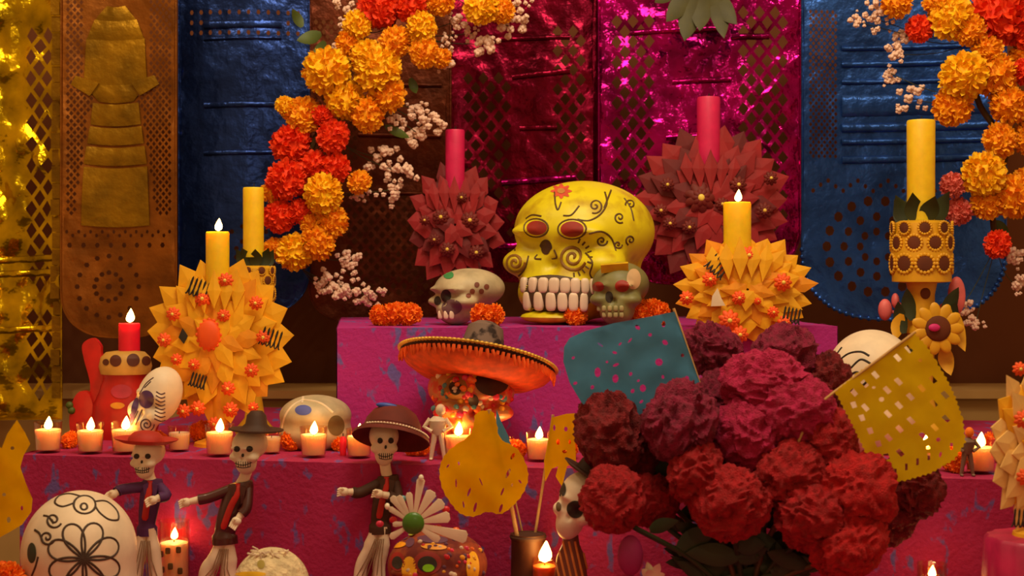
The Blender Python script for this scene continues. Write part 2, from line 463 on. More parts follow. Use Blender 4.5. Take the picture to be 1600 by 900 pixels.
def banner(name, label, x0, x1, yb, d, m, holes, seed, bow=10, corner=50, crink=2.5, ytop=-60, flatb=False, cw=14):
    cx = (x0+x1)/2; T = Thing(name, label, 'banner', cx, yb, d)
    w = (x1-x0)/2; ztop = yb-ytop
    out = [(-w, ztop), (w, ztop)]
    if flatb: out += [(w, 0), (-w, 0)]
    else:
        n = 14
        out += [(w*math.cos(t)**0.7, corner-corner*math.sin(t)**0.9) for t in [PI/2*i/n for i in range(n+1)]][:-1]
        out += [(-w*math.cos(t)**0.7, corner-corner*math.sin(t)**0.9) for t in [PI/2*i/n for i in range(n, -1, -1)]]
    yf = lambda x, z: bow*math.sin(x/w*2.2+seed)+0.4*bow*noise.noise(Vector((x/60, z/90, seed)))+crink*noise.noise(Vector((x/cw, z/(cw*1.6), seed)))
    H = [T.q(h) for h in holes]
    ok = []
    for h in H:
        if all(inside(out, a, b) for a, b in h): ok.append(h)
    s = T.part('foil_sheet', sheet(out, ok, 9, yf), m, smooth=True)
    T.yf = yf
    T.out = out
    # raised hem around the edge
    mb = MB(); mb.tube([(a, yf(a, b)-1, b) for a, b in catmull([(p[0], p[1], 0) for p in out[1:]], 3) for a, b in [(a, b)]] if False else [(p[0], yf(p[0], p[1])-1, p[1]) for p in out[1:]]+[(out[0][0], yf(*out[0])-1, out[0][1])], 1.6, 6)
    T.part('edge_hem', mb, m)
    return T
def lattice(x0, x1, y0, y1, px, py, a, b, keep=lambda x, y: True):
    H = []; j = 0; y = y0+b+1
    while y < y1-b:
        x = x0+a+1+(px/2 if j % 2 else 0)
        while x < x1-a:
            if keep(x, y): H.append(diamond(x, y, a, b))
            x += px
        y += py/2; j += 1
    return H
def strip(T, x0, x1, y, h, m, name='pressed_band', slope=0.0, lift=3, tilt=0.6):
    """pressed horizontal band: a half-round ridge lying on the foil"""
    mb = MB(); n = max(4, int((x1-x0)/6)); k = 7; vs_ = []
    for i in range(n+1):
        x = x0+(x1-x0)*i/n
        for j in range(k):
            a = PI*j/(k-1); X, _, Z = T.p(x, y+slope*(x-x0))
            vs_.append((X, T.yf(X, Z)-lift*math.sin(a)-0.6+1.2*noise.noise(Vector((x/9, y, j))), Z+h/2*math.cos(a)))
    mb.v = vs_; mb.f = [(i*k+j, i*k+j+1, (i+1)*k+j+1, (i+1)*k+j) for i in range(n) for j in range(k-1)]
    return T.part(name, mb, m)

# gold banner at far left: tall, crumpled, ragged diamond holes
random.seed(3)
H = lattice(36, 84, 40, 640, 26, 34, 9, 13, lambda x, y: (y % 230) > 25)
T = banner('foil_banner', 'shiny crumpled gold foil banner with ragged diamond cut-outs, far left', -70, 97, 655, 4.25, F_GOLD, H, 1, 12, 30, 12, flatb=True, cw=24)
for y in (410, 432, 520): strip(T, -60, 92, y, 11, F_GOLD, slope=-0.05)
mb = MB()
for i in range(26):
    y = -40+i*26; X, _, Z = T.p(88, y); mb.box((X, T.yf(X, Z)-3, Z), (7, 1.2, 12.2))
T.part('side_ribbon', mb, F_OLIV)

# bronze banner with a robed olive figure
bell = lambda y: 48 if y < 130 else (30 if y < 165 else 38+(y-165)*0.13)
H = lattice(102, 274, -50, 340, 10, 12, 3.1, 3.9, lambda x, y: abs(x-180) > bell(y)+4)
H += [oval(x, 383, 3.6, 4.5, 6) for x in range(108, 268, 21)]
for r, n in ((22, 12), (48, 16)):
    H += [oval(168+r*math.cos(2*PI*i/n), 448+r*math.sin(2*PI*i/n), 4.2, 4.2, 6) for i in range(n)]
H += [oval(168, 448, 5, 5, 8)]
H += [oval(x, 362+6*(i % 2), 2.6, 3.4, 5) for i, x in enumerate(range(104, 270, 9))]
T = banner('foil_banner', 'bronze foil banner with a robed olive figure and rounded bottom, beside the gold banner', 96, 277, 528, 4.15, F_BRON, H, 2, 7, 75, 1.5)
bands = [(8, 30, 14, 32), (30, 60, 33, 45), (60, 130, 46, 50), (130, 158, 50, 28), (160, 194, 36, 40), (197, 224, 41, 45), (228, 256, 46, 50), (260, 352, 50, 54)]
for (y0, y1, w0, w1) in bands:
    mb = MB(); vs_ = []; n = 12; k = 5
    for j in range(k):
        f = j/(k-1)
        for i in range(n+1):
            x = 180+(w0+(w1-w0)*f)*(i/n*2-1); y = y0+(y1-y0)*f+3*math.sin(i/n*PI)
            X, _, Z = T.p(x, y); vs_.append((X, T.yf(X, Z)-1.2-3*math.sin(i/n*PI)-1.5*math.sin(f*PI), Z))
    mb.v = vs_; mb.f = [(j*(n+1)+i, (j+1)*(n+1)+i, (j+1)*(n+1)+i+1, j*(n+1)+i+1) for j in range(k-1) for i in range(n)]
    T.part('robe_band', mb, F_OLIV)
for sx in (-1, 1):
    mb = MB(); mb.prism(T.q([(180+sx*26, 130), (180+sx*62, 118), (180+sx*70, 132), (180+sx*40, 150)]), T.yf(sx*50, 390)-6, T.yf(sx*50, 390)-2, 1.5); T.part('sleeve', mb, F_OLIV)

# blue banner left
H = [oval(x, y, 3, 4, 6) for y in range(20, 60, 16) for x in range(300, 470, 15)]
H += [oval(390+r*math.cos(2*PI*i/n), 395+r*math.sin(2*PI*i/n), 4, 4, 6) for r, n in ((20, 9), (42, 14)) for i in range(n)]
T = banner('foil_banner', 'dark blue foil banner hanging behind the left marigold garland', 279, 482, 492, 4.3, F_BLUE2, H, 5, 10, 70, 2.0)
for y, h in ((40, 14), (62, 6), (165, 10), (240, 8)): strip(T, 320, 440, y, h, F_BLUE2, slope=-0.02)

# copper banner behind the baby's breath
H = lattice(540, 690, 300, 470, 17, 20, 5, 6)
H += lattice(490, 560, 30, 260, 12, 15, 3.6, 4.6)
T = banner('foil_banner', 'dark copper foil banner with lattice bottom behind the white sprigs', 484, 704, 508, 4.35, F_COPP, H, 7, 9, 60, 2.2)
for y in (130, 210, 300): strip(T, 560, 690, y, 7, F_COPP, slope=0.02)

# two magenta banners
H = lattice(722, 800, 110, 330, 24, 30, 8, 10)+lattice(862, 926, 40, 300, 24, 30, 8, 10)+lattice(790, 880, 330, 400, 22, 24, 7, 8)
T = banner('foil_banner', 'crimson-magenta foil banner with diamond cut-outs above the yellow skull', 704, 932, 440, 4.35, F_PINK2, H, 3, 12, 60, 4)
strip(T, 784, 900, 285, 11, F_PINK, slope=-0.06, lift=6); strip(T, 800, 890, 120, 10, F_PINK2, slope=-0.08); strip(T, 812, 870, 200, 9, F_PINK2); strip(T, 775, 812, 384, 10, F_PINK); strip(T, 772, 890, 60, 8, F_PINK2)
H = lattice(955, 1030, 20, 350, 25, 32, 8.5, 11)+lattice(1150, 1240, 10, 370, 25, 30, 8.5, 10.5)
H += [oval(1090+28*math.cos(2*PI*i/10), 300+28*math.sin(2*PI*i/10), 5, 5, 6) for i in range(10)]
T = banner('foil_banner', 'bright glittering magenta foil banner behind the tall crimson candle', 936, 1250, 445, 4.25, F_PINK, H, 4, 12, 90, 6)
for y, a, b in ((50, 985, 1130), (128, 1050, 1140), (60, 1140, 1200), (215, 1040, 1140)): strip(T, a, b, y, 10, F_PINK, slope=-0.03, lift=5)

# blue banner right
H = lattice(1262, 1312, 14, 252, 9, 11, 2.8, 3.6)
H += [oval(1372+r*math.cos(2*PI*i/n), 385+r*.9*math.sin(2*PI*i/n), 5+r*.03, 6+r*.03, 7) for r, n in ((26, 8), (52, 12), (80, 18)) for i in range(n)]
H += [oval(x, 290+8*math.sin(x*.13), 3.2, 4, 6) for x in range(1270, 1500, 12)]
T = banner('foil_banner', 'blue foil banner with rosette cut-outs behind the pineapple candle holder', 1252, 1570, 500, 4.3, F_BLUE, H, 8, 9, 110, 1.8)
for y, h in ((75, 8), (100, 10), (128, 8), (165, 34), (200, 14), (222, 10), (250, 12)): strip(T, 1316, 1560, y, h, F_BLUE, slope=-0.02, lift=4)
mb = MB()
for i in range(40):
    t = PI*i/39
    X = math.cos(t); x = 159*math.copysign(abs(X)**0.7, X); z = 110-110*math.sin(t)**0.9; mb.ell((x, T.yf(x, z)-2, z), (4, 2, 4), 8, 5)
T.part('scalloped_edge', mb, F_BLUE)
mb = MB(); mb.tube([(-2.1, 1.02, 2.19), (0, 1.05, 2.17), (2.1, 1.02, 2.19)], 0.004, 6)
o = structure('hanging_cord', mb, M_STICK); o['kind'] = 'thing'; tagobj(o, 'thin cord above the frame carrying the foil banners', 'cord')

# ------------------------------------------------------------------ flowers: unit meshes
def fib(n):
    for i in range(n):
        z = 1-2*(i+.5)/n; r = math.sqrt(max(0, 1-z*z)); a = i*2.399963
        yield Vector((r*math.cos(a), r*math.sin(a), z))
def marigold_mesh(seed, n=300):
    rnd = random.Random(seed); mb = MB(); mb.ell((0, 0, 0), (.74, .74, .7), 14, 9)
    for d in fib(n):
        d = (d+Vector((rnd.uniform(-.1, .1), rnd.uniform(-.1, .1), rnd.uniform(-.1, .1)))).normalized()
        t = d.orthogonal().normalized(); t = Matrix.Rotation(rnd.uniform(0, 6.28), 3, d) @ t; b = d.cross(t)
        w = rnd.uniform(.09, .15); r = rnd.uniform(.90, 1.06); c = rnd.uniform(-.12, .12)
        vs_ = [d*.62-t*w*.4, d*.62+t*w*.4, d*r*.88-t*w+b*(c+.06), d*r+b*c*1.6-t*w*.35+b*.02, d*r*.97+b*c*1.5+t*w*.4, d*r*.88+t*w+b*(c-.05)]
        mb.add(vs_, [(0, 1, 5, 2), (2, 5, 4, 3)])
    return mb.mesh('marigold', 1, False)
MARI = [marigold_mesh(s) for s in range(4)]
def flower_mat(name, col, col2):
    m = mat(name, col, 0.7, col2=col2, vscale=3.0, sheen=0.15, thr=(.35, .6))
    return m
FM = {'P': flower_mat('pale_pink_petals', (240, 130, 120), (220, 100, 80)), 'Y': flower_mat('marigold_golden', (255, 212, 14), (255, 178, 6)), 'O': flower_mat('marigold_amber', (255, 186, 10), (244, 146, 6)),
      'R': flower_mat('marigold_red_orange', (252, 78, 14), (225, 45, 8)), 'T': flower_mat('marigold_orange', (255, 142, 10), (240, 104, 6))}
M_BB = mat('babys_breath_white', (240, 205, 185), 0.8, var=0.1)
M_LEAF = mat('leaf_green', (74, 92, 26), 0.55, var=0.35, vscale=15)
M_LEAFD = mat('leaf_dark_green', (46, 56, 22), 0.6, var=0.35, vscale=15)
M_ROPE = mat('garland_rope', (80, 60, 20), 0.9)
def bb_mesh(seed):
    rnd = random.Random(seed); mb = MB()
    for i in range(14):
        c = Vector((rnd.uniform(-1, 1), rnd.uniform(-.5, .5), rnd.uniform(-1.1, 1.1)))
        r = rnd.uniform(.16, .42)
        for d in fib(7): mb.ell(tuple(c+d*r*.6), (r*.5, r*.5, r*.5), 7, 5)
    return mb.mesh('blossom_cluster', 1, True)
BB = [bb_mesh(s) for s in range(3)]
def leaf_mb(mb, base, tip, w, bend=0.0, n=7, taper=.25):
    """leaf blade from base to tip, folded along its midrib"""
    b = Vector(base); t = Vector(tip); ax = t-b; s = ax.cross(Vector((0, 1, 0)))
    if s.length < 1e-5: s = Vector((1, 0, 0))
    s.normalize(); nn = s.cross(ax).normalized(); vs_ = []; fs_ = []
    for i in range(n+1):
        f = i/n; ww = w*math.sin(PI*min(1, f*0.93+0.07))**0.8*(1-f*taper) if i < n else 0.0
        c = b+ax*f+nn*(bend*math.sin(PI*f))
        vs_ += [c-s*ww+nn*ww*.25, c-nn*0, c+s*ww+nn*ww*.25]
    for i in range(n):
        a = 3*i; fs_ += [(a, a+1, a+4, a+3), (a+1, a+2, a+5, a+4)]
    mb.add(vs_, fs_); return mb

def garland(name, label, d, rope, flowers, sprigs, leaves, seed):
    rnd = random.Random(seed); T = Thing(name, label, 'garland', rope[-1][0], rope[-1][1], d)
    mb = MB(); mb.tube(catmull(T.P(rope, 12), 6), 5, 8); T.part('rope', mb, M_ROPE)
    for (x, y, r, c) in flowers:
        T.inst('marigold_flower', MARI[rnd.randrange(4)], FM[c], T.p(x, y, rnd.uniform(-14, 6)-(8 if c == 'Y' else 0)), (r*1.05, r*1.05, r*.95), (rnd.uniform(0, 6), rnd.uniform(0, 6), rnd.uniform(0, 6)))
    for (x, y, r) in sprigs:
        c = T.p(x, y, rnd.uniform(10, 30)); o = T.inst('white_sprig', BB[rnd.randrange(3)], M_BB, c, r*1.2, (rnd.uniform(-.3, .3), rnd.uniform(0, 6), rnd.uniform(-.3, .3)))
    for (x, y, r) in sprigs:
        mb = MB(); q = min(rope, key=lambda p: (p[0]-x)**2+(p[1]-y)**2); mb.tube(catmull(T.P([(x, y, 22), ((x+q[0])/2, (y+q[1])/2+8, 26), (q[0], q[1], 12)]), 4), 0.7, 5)
        T.part('sprig_stem', mb, M_LEAFD)
    for (x, y, x2, y2, w) in leaves:
        mb = MB(); leaf_mb(mb, T.p(x, y, 14), T.p(x2, y2, 8), w, 5); T.part('leaf', mb, M_LEAF)
    return T
GL = [(592, 12, 34, 'R'), (640, 6, 30, 'R'), (688, 2, 24, 'O'), (560, 42, 24, 'Y'), (546, 68, 22, 'O'), (618, 68, 27, 'O'), (660, 46, 26, 'Y'), (664, 84, 26, 'O'), (690, 92, 17, 'O'), (752, 14, 28, 'Y'), (785, 18, 20, 'O'),
      (514, 114, 38, 'Y'), (576, 92, 28, 'Y'), (592, 112, 38, 'Y'), (606, 148, 30, 'O'), (540, 156, 33, 'Y'), (576, 180, 29, 'O'), (446, 166, 16, 'Y'), (474, 180, 30, 'O'), (505, 182, 18, 'R'),
      (454, 224, 33, 'R'), (522, 214, 27, 'R'), (492, 258, 25, 'R'), (450, 282, 33, 'R'), (524, 262, 24, 'R'), (562, 285, 20, 'O'), (508, 304, 32, 'Y'), (425, 300, 18, 'O'), (438, 338, 28, 'R'), (470, 330, 20, 'R'), (520, 346, 26, 'O'), (488, 350, 20, 'O'), (462, 394, 32, 'Y'), (498, 380, 28, 'O'), (428, 388, 18, 'O')]
SL = [(540, 18, 16), (548, 38, 12), (524, 72, 11), (652, 168, 13), (672, 195, 15), (618, 192, 12), (594, 246, 18), (622, 268, 18), (606, 296, 16), (650, 205, 16), (690, 88, 14), (738, 48, 12), (762, 66, 16), (800, 40, 16), (815, 8, 14), (560, 302, 10), (538, 405, 15), (518, 440, 16), (552, 450, 17), (576, 462, 15), (498, 446, 12), (526, 458, 12), (712, 30, 12), (700, 62, 10)]
garland('marigold_garland', 'left garland of golden and red-orange marigolds with white sprigs', 3.95, [(640, -60), (610, 40), (570, 130), (500, 200), (470, 290), (485, 390), (470, 420)], GL, SL, [(500, 50, 462, 62, 12), (505, 62, 488, 96, 11), (470, 40, 455, 12, 9), (600, 195, 640, 215, 8), (640, 120, 650, 145, 8)], 4)
GR = [(1400, 4, 26, 'O'), (1438, 44, 22, 'R'), (1484, 28, 36, 'Y'), (1512, 48, 26, 'O'), (1560, 22, 48, 'R'), (1604, 40, 40, 'R'), (1500, 122, 39, 'Y'), (1552, 118, 36, 'O'), (1488, 166, 32, 'O'), (1572, 166, 31, 'O'), (1598, 112, 22, 'R'), (1606, 175, 24, 'O'), (1558, 220, 28, 'O'), (1604, 216, 26, 'O'), (1530, 274, 35, 'Y'), (1580, 308, 36, 'O'), (1540, 318, 26, 'O'), (1556, 382, 23, 'R'), (1606, 285, 26, 'O'), (1486, 290, 20, 'P'), (1500, 330, 22, 'P'), (1540, 78, 24, 'O'), (1462, 4, 22, 'O'), (1610, 90, 30, 'O')]
SR = [(1380, 28, 14), (1418, 52, 13), (1404, 82, 13), (1398, 112, 12), (1432, 152, 18), (1364, 12, 12), (1590, 400, 14), (1512, 478, 12), (1532, 505, 12), (1596, 448, 12), (1345, 30, 10)]
garland('marigold_garland', 'right garland of golden marigolds above the pineapple candle holder', 3.85, [(1530, -60), (1540, 60), (1530, 150), (1575, 230), (1555, 310), (1560, 385)], GR, SR, [(1520, 80, 1500, 92, 9), (1560, 345, 1580, 365, 10)], 6)
T = Thing('leaf_sprig', 'dull green leafy sprig hanging down over the magenta banners', 'leaves', 1090, 68, 4.05)
for (a, b, c, e, w) in [(1090, -20, 1068, 66, 22), (1085, -20, 1040, 36, 18), (1100, -20, 1092, 50, 20), (1105, -20, 1150, 40, 20), (1120, -25, 1130, 62, 18), (1060, -25, 1022, 6, 14)]:
    mb = MB(); leaf_mb(mb, T.p(a, b, 0), T.p(c, e, -10), w, 6); T.part('leaf', mb, mat('leaf_olive', (70, 68, 26), 0.6, var=.3))
mb = MB(); mb.tube(T.P([(1090, -20), (1092, -60)], 0), 3, 6); T.part('stem', mb, M_LEAFD)

# ------------------------------------------------------------------ candles
def flame_mb(c, h, lean=0.08):
    prof = [(0.02, 0), (.26, .12), (.34, .28), (.30, .48), (.19, .70), (.08, .90), (0.005, 1.0)]
    mb = MB(); mb.lathe([(r*h*.9, z*h) for r, z in prof], (0, 0, 0), 14)
    mb.v = [(x+lean*z+c[0], y+c[1], z+c[2]) for x, y, z in mb.v]; return mb
def candle(name, label, x, w, ytop, ybase, d, m, lit=False, fh=22, watt=0.35):
    T = Thing(name, label, 'candle', x, ybase, d); h = ybase-ytop; r = w/2
    prof = [(r, 0), (r, h*.5), (r*1.01, h-3), (r*.95, h), (r*.8, h-1.5 if lit else h), (r*.3, h-3 if lit else h+.5), (0.001, h-3 if lit else h+.5)]
    mb = MB(); mb.lathe(prof, seg=32, wob=lambda a, z: 1+0.012*noise.noise(Vector((math.cos(a)*2, math.sin(a)*2, z/30+x)))); T.part('wax_body', mb, m)
    mb = MB(); mb.tube([(0, 0, h-4), (0.6, 0, h+3), (1.2, 0, h+6)], 0.9, 6); T.part('wick', mb, M_WICK)
    if lit:
        T.part('flame', flame_mb((1, 0, h+1), fh), M_FLAME)
        add_flame_light(T.root, Vector((0, 0, (h+fh*.55)*T.k)), watt)
    return T
_fl = {}
def add_flame_light(root, loc, watt):
    key = round(watt, 3)
    if key not in _fl:
        l = bpy.data.lights.new('flame_light', 'POINT'); l.energy = watt; l.color = (1.0, 0.66, 0.32); l.shadow_soft_size = 0.006; _fl[key] = l
    o = bpy.data.objects.new('flame_light', _fl[key]); COL.objects.link(o); o.parent = root; o.location = loc
    return o
candle('pillar_candle', 'lit yellow pillar candle in the left orange petal holder', 340, 36, 362, 452, 3.38, M_YEL, True, 20)
candle('pillar_candle', 'unlit yellow candle beside the left garland', 396, 32, 293, 402, 3.64, M_YEL)
candle('pillar_candle', 'short lit red candle on the red holder at left', 202, 33, 505, 552, 3.56, M_RED, True, 22)
candle('pillar_candle', 'unlit crimson candle on the red holder left of the yellow skull', 711, 30, 203, 300, 4.02, M_CRIM)
candle('pillar_candle', 'tall unlit crimson candle on the red holder right of the yellow skull', 1107, 36, 152, 262, 4.04, M_CRIM)
candle('pillar_candle', 'lit yellow pillar candle in the right orange petal holder', 1152, 43, 316, 402, 3.485, M_YEL, True, 19)
candle('pillar_candle', 'thick unlit yellow candle on the pineapple holder at right', 1439, 43, 188, 345, 3.72, M_YEL)

# votive: built once, copied
def make_votive():
    T = Thing('votive_candle', 'x', 'candle', 0, 0, F)  # k = 1
    h, r = 48.0, 22.0
    mb = MB(); mb.lathe([(r*.82, 0), (r*.86, 6), (r*.98, h-2), (r, h), (r*.95, h), (r*.92, h-3), (r*.82, 5), (.01, 4.5)], seg=32); T.part('glass_cup', mb, M_GLASS)
    mb = MB(); mb.lathe([(r*.78, 5), (r*.9, h*.72), (r*.86, h*.75), (r*.3, h*.71), (0.01, h*.7)], seg=28); T.part('wax_fill', mb, M_VWAX)
    mb = MB(); mb.tube([(0, 0, h*.69), (0.5, 0, h*.8)], 0.8, 6); T.part('wick', mb, M_WICK)
    T.part('flame', flame_mb((0, 0, h*.74), 21), M_FLAME)
    add_flame_light(T.root, Vector((0, 0, h*1.0)), 0.30)
    return T.root
VOT = make_votive(); _used = [False]
def votive(x, ybase, w, label, d=None, lit=True, hs=1.0, group='row of lit votive candles'):
    d = d or tier_d(ybase)
    if not _used[0]: r = VOT; _used[0] = True
    else: r = copy_tree(VOT)
    s = w/44*d/F; r.location = W(x, ybase, d); r.scale = (s, s, s*hs); tagobj(r, label, 'candle', group)
    if not lit:
        for c in list(r.children):
            if c.name.startswith('flame'): bpy.data.objects.remove(c)
    return r
def edge_y(x): return 711+(x-45)*0.0257
for x, w, dy, lab in [(75, 44, 5, 'leftmost lit glass votive at the corner of the lower tier'), (141, 44, 5, 'second lit glass votive from the left corner, before the red holder'),
                  (196, 46, 6, 'lit glass votive behind the red hat of the first skeleton'), (343, 46, 6, 'lit glass votive left of the dark-hatted skeleton head'),
                  (490, 44, 8, 'lit glass votive in front of the grey skull with a blue spot'), (561, 42, 9, 'lit glass votive half hidden by the wide sombrero figurine'),
                  (716, 46, 10, 'lit glass votive between white figurine and yellow paper globe'), (789, 30, 14, 'small votive glass right of the yellow paper globe'),
                  (842, 42, 11, 'lit glass votive behind the narrow yellow flag'), (1446, 44, 12, 'lit glass votive seen through the yellow cut-paper flag'), (1532, 50, 10, 'lit glass votive beside the small grey figurine at right')]:
    votive(x, edge_y(x)-dy, w, lab)
votive(280, edge_y(280)-12, 36, 'small unlit white votive glass left of centre on lower tier', lit=False, group='unlit votive glasses')
votive(424, edge_y(424)-12, 32, 'small unlit votive glass behind the dark-hatted skeleton', lit=False, group='unlit votive glasses')

# ------------------------------------------------------------------ petal candelabra (round holders of clay leaves)
def rosette(T, x, y, r, m, y0, mc, parent=None, n=9):
    mb = MB(); X, _, Z = T.p(x, y)
    for ring, rr, yy in ((0, r, 0), (1, r*.62, -3)):
        for i in range(n):
            a = 2*PI*(i+.5*ring)/n; c = (X+rr*.55*math.cos(a), y0+yy, Z+rr*.55*math.sin(a))
            M_ = Matrix.Translation(c) @ Matrix.Rotation(-a, 4, 'Y') @ Matrix.Rotation(0.35, 4, 'Z')
            mb.ell((0, 0, 0), (rr*.46, 2.2, rr*.26), 8, 5, M_)
    o = T.part('rosette', mb, m, parent)
    mb = MB(); mb.ell((X, y0-5, Z), (r*.22, 3, r*.22), 10, 6); T.part('rosette_centre', mb, mc, o)
    return o
def scribble(T, x, y, s, m, y0, rot=0.4, n=5, name='painted_scrawl'):
    pts = []
    for i in range(n*10+1):
        t = i/10; a = 2*PI*t
        u = (t-n/2)*s*.26+s*.07*math.sin(a); v = s*.55*math.cos(a)
        pts.append((x+u*math.cos(rot)-v*math.sin(rot), y+u*math.sin(rot)+v*math.cos(rot), y0))
    mb = MB(); mb.tube(T.P(pts), 1.3, 5); T.part(name, mb, m)
def petal_holder(label, cx, cy, rx, ry, ybase, d, m1, m2, mros, mcen, ros, marks, medal, seed, n=22, gaps=(), name='petal_candelabrum', stemw=16, socket=None, pedy=8):
    rnd = random.Random(seed); T = Thing(name, label, 'candle holder', cx, ybase, d)
    mb = MB(); C = T.p(cx, cy)
    mb.ell((C[0], 6, C[2]), (rx*.8, 14, ry*.8), 40, 16); T.part('disc_body', mb, m2)
    h = ybase-cy
    mb = MB(); mb.lathe([(stemw*2.6, 0), (stemw*2.5, 5), (stemw*1.2, 12), (stemw*.8, 26), (stemw, h*.5), (stemw*.7, h)], (0, pedy, 0), 24); T.part('pedestal', mb, m2)
    if socket:
        sx, sy, sw = socket; X, _, Z = T.p(sx, sy); mb = MB(); mb.lathe([(sw*.3, -50), (sw*.62, -8), (sw*.62, 0), (sw*.5, 0), (sw*.5, -1), (.1, -1)], (X, 0, Z), 24); T.part('candle_cup', mb, m1)
    rings = [(n, .66, 1.0, .155, 2), (int(n*.9), .46, .84, .15, -6), (int(n*.7), .24, .62, .14, -13), (int(n*.45), .02, .40, .13, -18)]
    for ri, (k, r0, r1, hw, yy) in enumerate(rings):
        for i in range(k):
            a = 2*PI*(i+rnd.uniform(-.12, .12)+.5*ri)/k+.07
            q0 = r0; q1 = r1*rnd.uniform(.95, 1.06); b = (q0+(q1-q0)*.45); w_ = hw*rnd.uniform(.9, 1.15)*(1.0 if ri < 2 else .9)
            ca, sa = math.cos(a), math.sin(a)
            pt = lambda r, t: (C[0]+rx*(r*ca-t*sa), C[2]+ry*(r*sa+t*ca))
            poly = [pt(q0, -w_*.75), pt(b, -w_), pt(q1, 0), pt(b, w_), pt(q0, w_*.75)]
            mb = MB(); tl = rnd.uniform(-3, 3); mb.prism(poly, yy-2+tl, yy+2+tl, 2.2)
            # tips lean toward the viewer
            mb.v = [(x, y-5*((x-C[0])**2/rx**2+(z-C[2])**2/ry**2)*(.4 if ri == 0 else .1), z) for x, y, z in mb.v]
            T.part('leaf', mb, m1 if rnd.random() < .75 else m2, smooth=False)
    for (x, y, r) in ros: rosette(T, x, y, r, mros, -24, mcen)
    if medal:
        x, y, a, b = medal; mb = MB(); X, _, Z = T.p(x, y); mb.ell((X, -22, Z), (a, 9, b), 24, 14); mb2 = MB()
        for i in range(16):
            t = 2*PI*i/16; mb2.ell((X+a*math.cos(t), -21, Z+b*math.sin(t)), (3.4, 3, 3.4), 8, 5)
        o = T.part('medallion', mb, mros); T.part('bead_rim', mb2, mros, o)
    for (x, y, s, r) in marks: scribble(T, x, y, s, M_INK, -25, r)
    if socket:
        # leaves folded up in front of the candle foot
        sx, sy, sw = socket
        for k in range(5):
            f = (k-2)/2; x = sx+f*sw*.72; y1 = sy-6-rnd.uniform(14, 26)*(1-.35*abs(f)); y0 = sy+26
            mb = MB(); mb.prism(T.q([(x+f*2, y0+rnd.uniform(0, 14)), (x+sw*.27+f*7, sy+2), (x+f*10, y1), (x-sw*.27+f*7, sy+2)]), -sw*.5-7+5*abs(f), -sw*.5-3+5*abs(f), 2); T.part('leaf', mb, m1, smooth=False)
    return T
M_OL = mat('orange_clay_leaf', (250, 184, 22), 0.6, var=0.18, vscale=18)
M_OL2 = mat('deep_orange_clay', (240, 156, 18), 0.6, var=0.2, vscale=18)
M_OROS = mat('red_orange_rosette', (250, 92, 20), 0.6, var=0.2)
M_PEARL = mat('yellow_bead', (255, 215, 90), 0.3)
T = petal_holder('round orange petal candle holder at left with red medallion', 343, 530, 112, 132, low_py(3.38), 3.38, M_OL, M_OL2, M_OROS, M_PEARL,
    [(357, 438, 13), (404, 473, 12), (322, 466, 14), (354, 492, 11), (276, 490, 12), (262, 530, 12), (416, 526, 13), (308, 568, 10), (281, 560, 10), (397, 577, 12), (361, 605, 12), (314, 636, 13), (365, 638, 13), (292, 640, 12), (340, 660, 12), (400, 634, 9)],
    [(316, 450, 26, .35), (428, 527, 26, .3), (315, 593, 20, .3)], (331, 522, 18, 23), 1, 21, socket=(340, 452, 40))
mb = MB(); mb.prism(T.q([(290, 512), (298, 524), (292, 536), (284, 526)]), -22, -19, 1); T.part('dark_lozenge', mb, M_INK)
T = petal_holder('round orange petal candle holder standing right of the yellow skull', 1165, 452, 108, 88, up_py(3.485), 3.485, M_OL, M_OL2, M_OROS, M_PEARL,
    [(1166, 399, 15), (1106, 436, 13), (1070, 465, 12), (1219, 441, 15), (1151, 465, 12), (1136, 500, 18), (1152, 522, 15), (1204, 487, 10), (1222, 504, 13), (1180, 470, 6)],
    [(1118, 416, 26, .7), (1232, 492, 22, .2)], None, 2, 21, stemw=12, socket=(1152, 402, 46), pedy=52)
mb = MB(); mb.prism(T.q([(1108, 478), (1110, 462), (1118, 450), (1124, 466), (1130, 477)]), -23, -20, 1); T.part('white_tag', mb, M_BONE)
for x in (1150, 1165, 1172): pass
M_RL = mat('red_clay_leaf', (152, 24, 32), 0.65, var=0.25, vscale=18)
M_RL2 = mat('dark_red_clay', (108, 17, 24), 0.65, var=0.25, vscale=18)
M_RROS = mat('dark_red_rosette', (112, 26, 20), 0.65)
petal_holder('smaller red petal candle holder behind the small skull, left of yellow skull', 712, 352, 76, 100, up_py(4.02), 4.02, M_RL, M_RL2, M_RROS, M_PEARL,
    [(690, 340, 14), (735, 345, 15), (700, 390, 13), (745, 395, 13), (680, 375, 10), (665, 345, 9), (722, 310, 10)], [], None, 3, 17, stemw=12, socket=(711, 300, 34))
petal_holder('large red petal candle holder right of the yellow skull', 1112, 318, 122, 122, up_py(4.04), 4.04, M_RL, M_RL2, M_RROS, M_PEARL,
    [(1092, 310, 26), (1040, 290, 12), (1044, 350, 12), (1150, 290, 14), (1074, 356, 12), (1190, 330, 14), (1125, 320, 12), (1030, 330, 12), (1200, 280, 12)], [], None, 4, 23, stemw=14, socket=(1107, 262, 40))
M_CL = mat('cream_clay_leaf', (250, 205, 120), 0.6, var=0.15)
petal_holder('cream and yellow petal holder with orange rosettes cut by the right edge', 1622, 700, 78, 135, 838, 2.6, M_CL, M_OL, M_OROS, M_PEARL,
    [(1590, 653, 15), (1594, 742, 15), (1585, 575, 12), (1590, 850, 12)], [(1590, 806, 26, .1)], None, 5, 18, stemw=14)
T = Thing('satin_pedestal', 'pink satin covered stand under the cream petal holder at right edge', 'stand', 1622, 1037.5, 2.6)
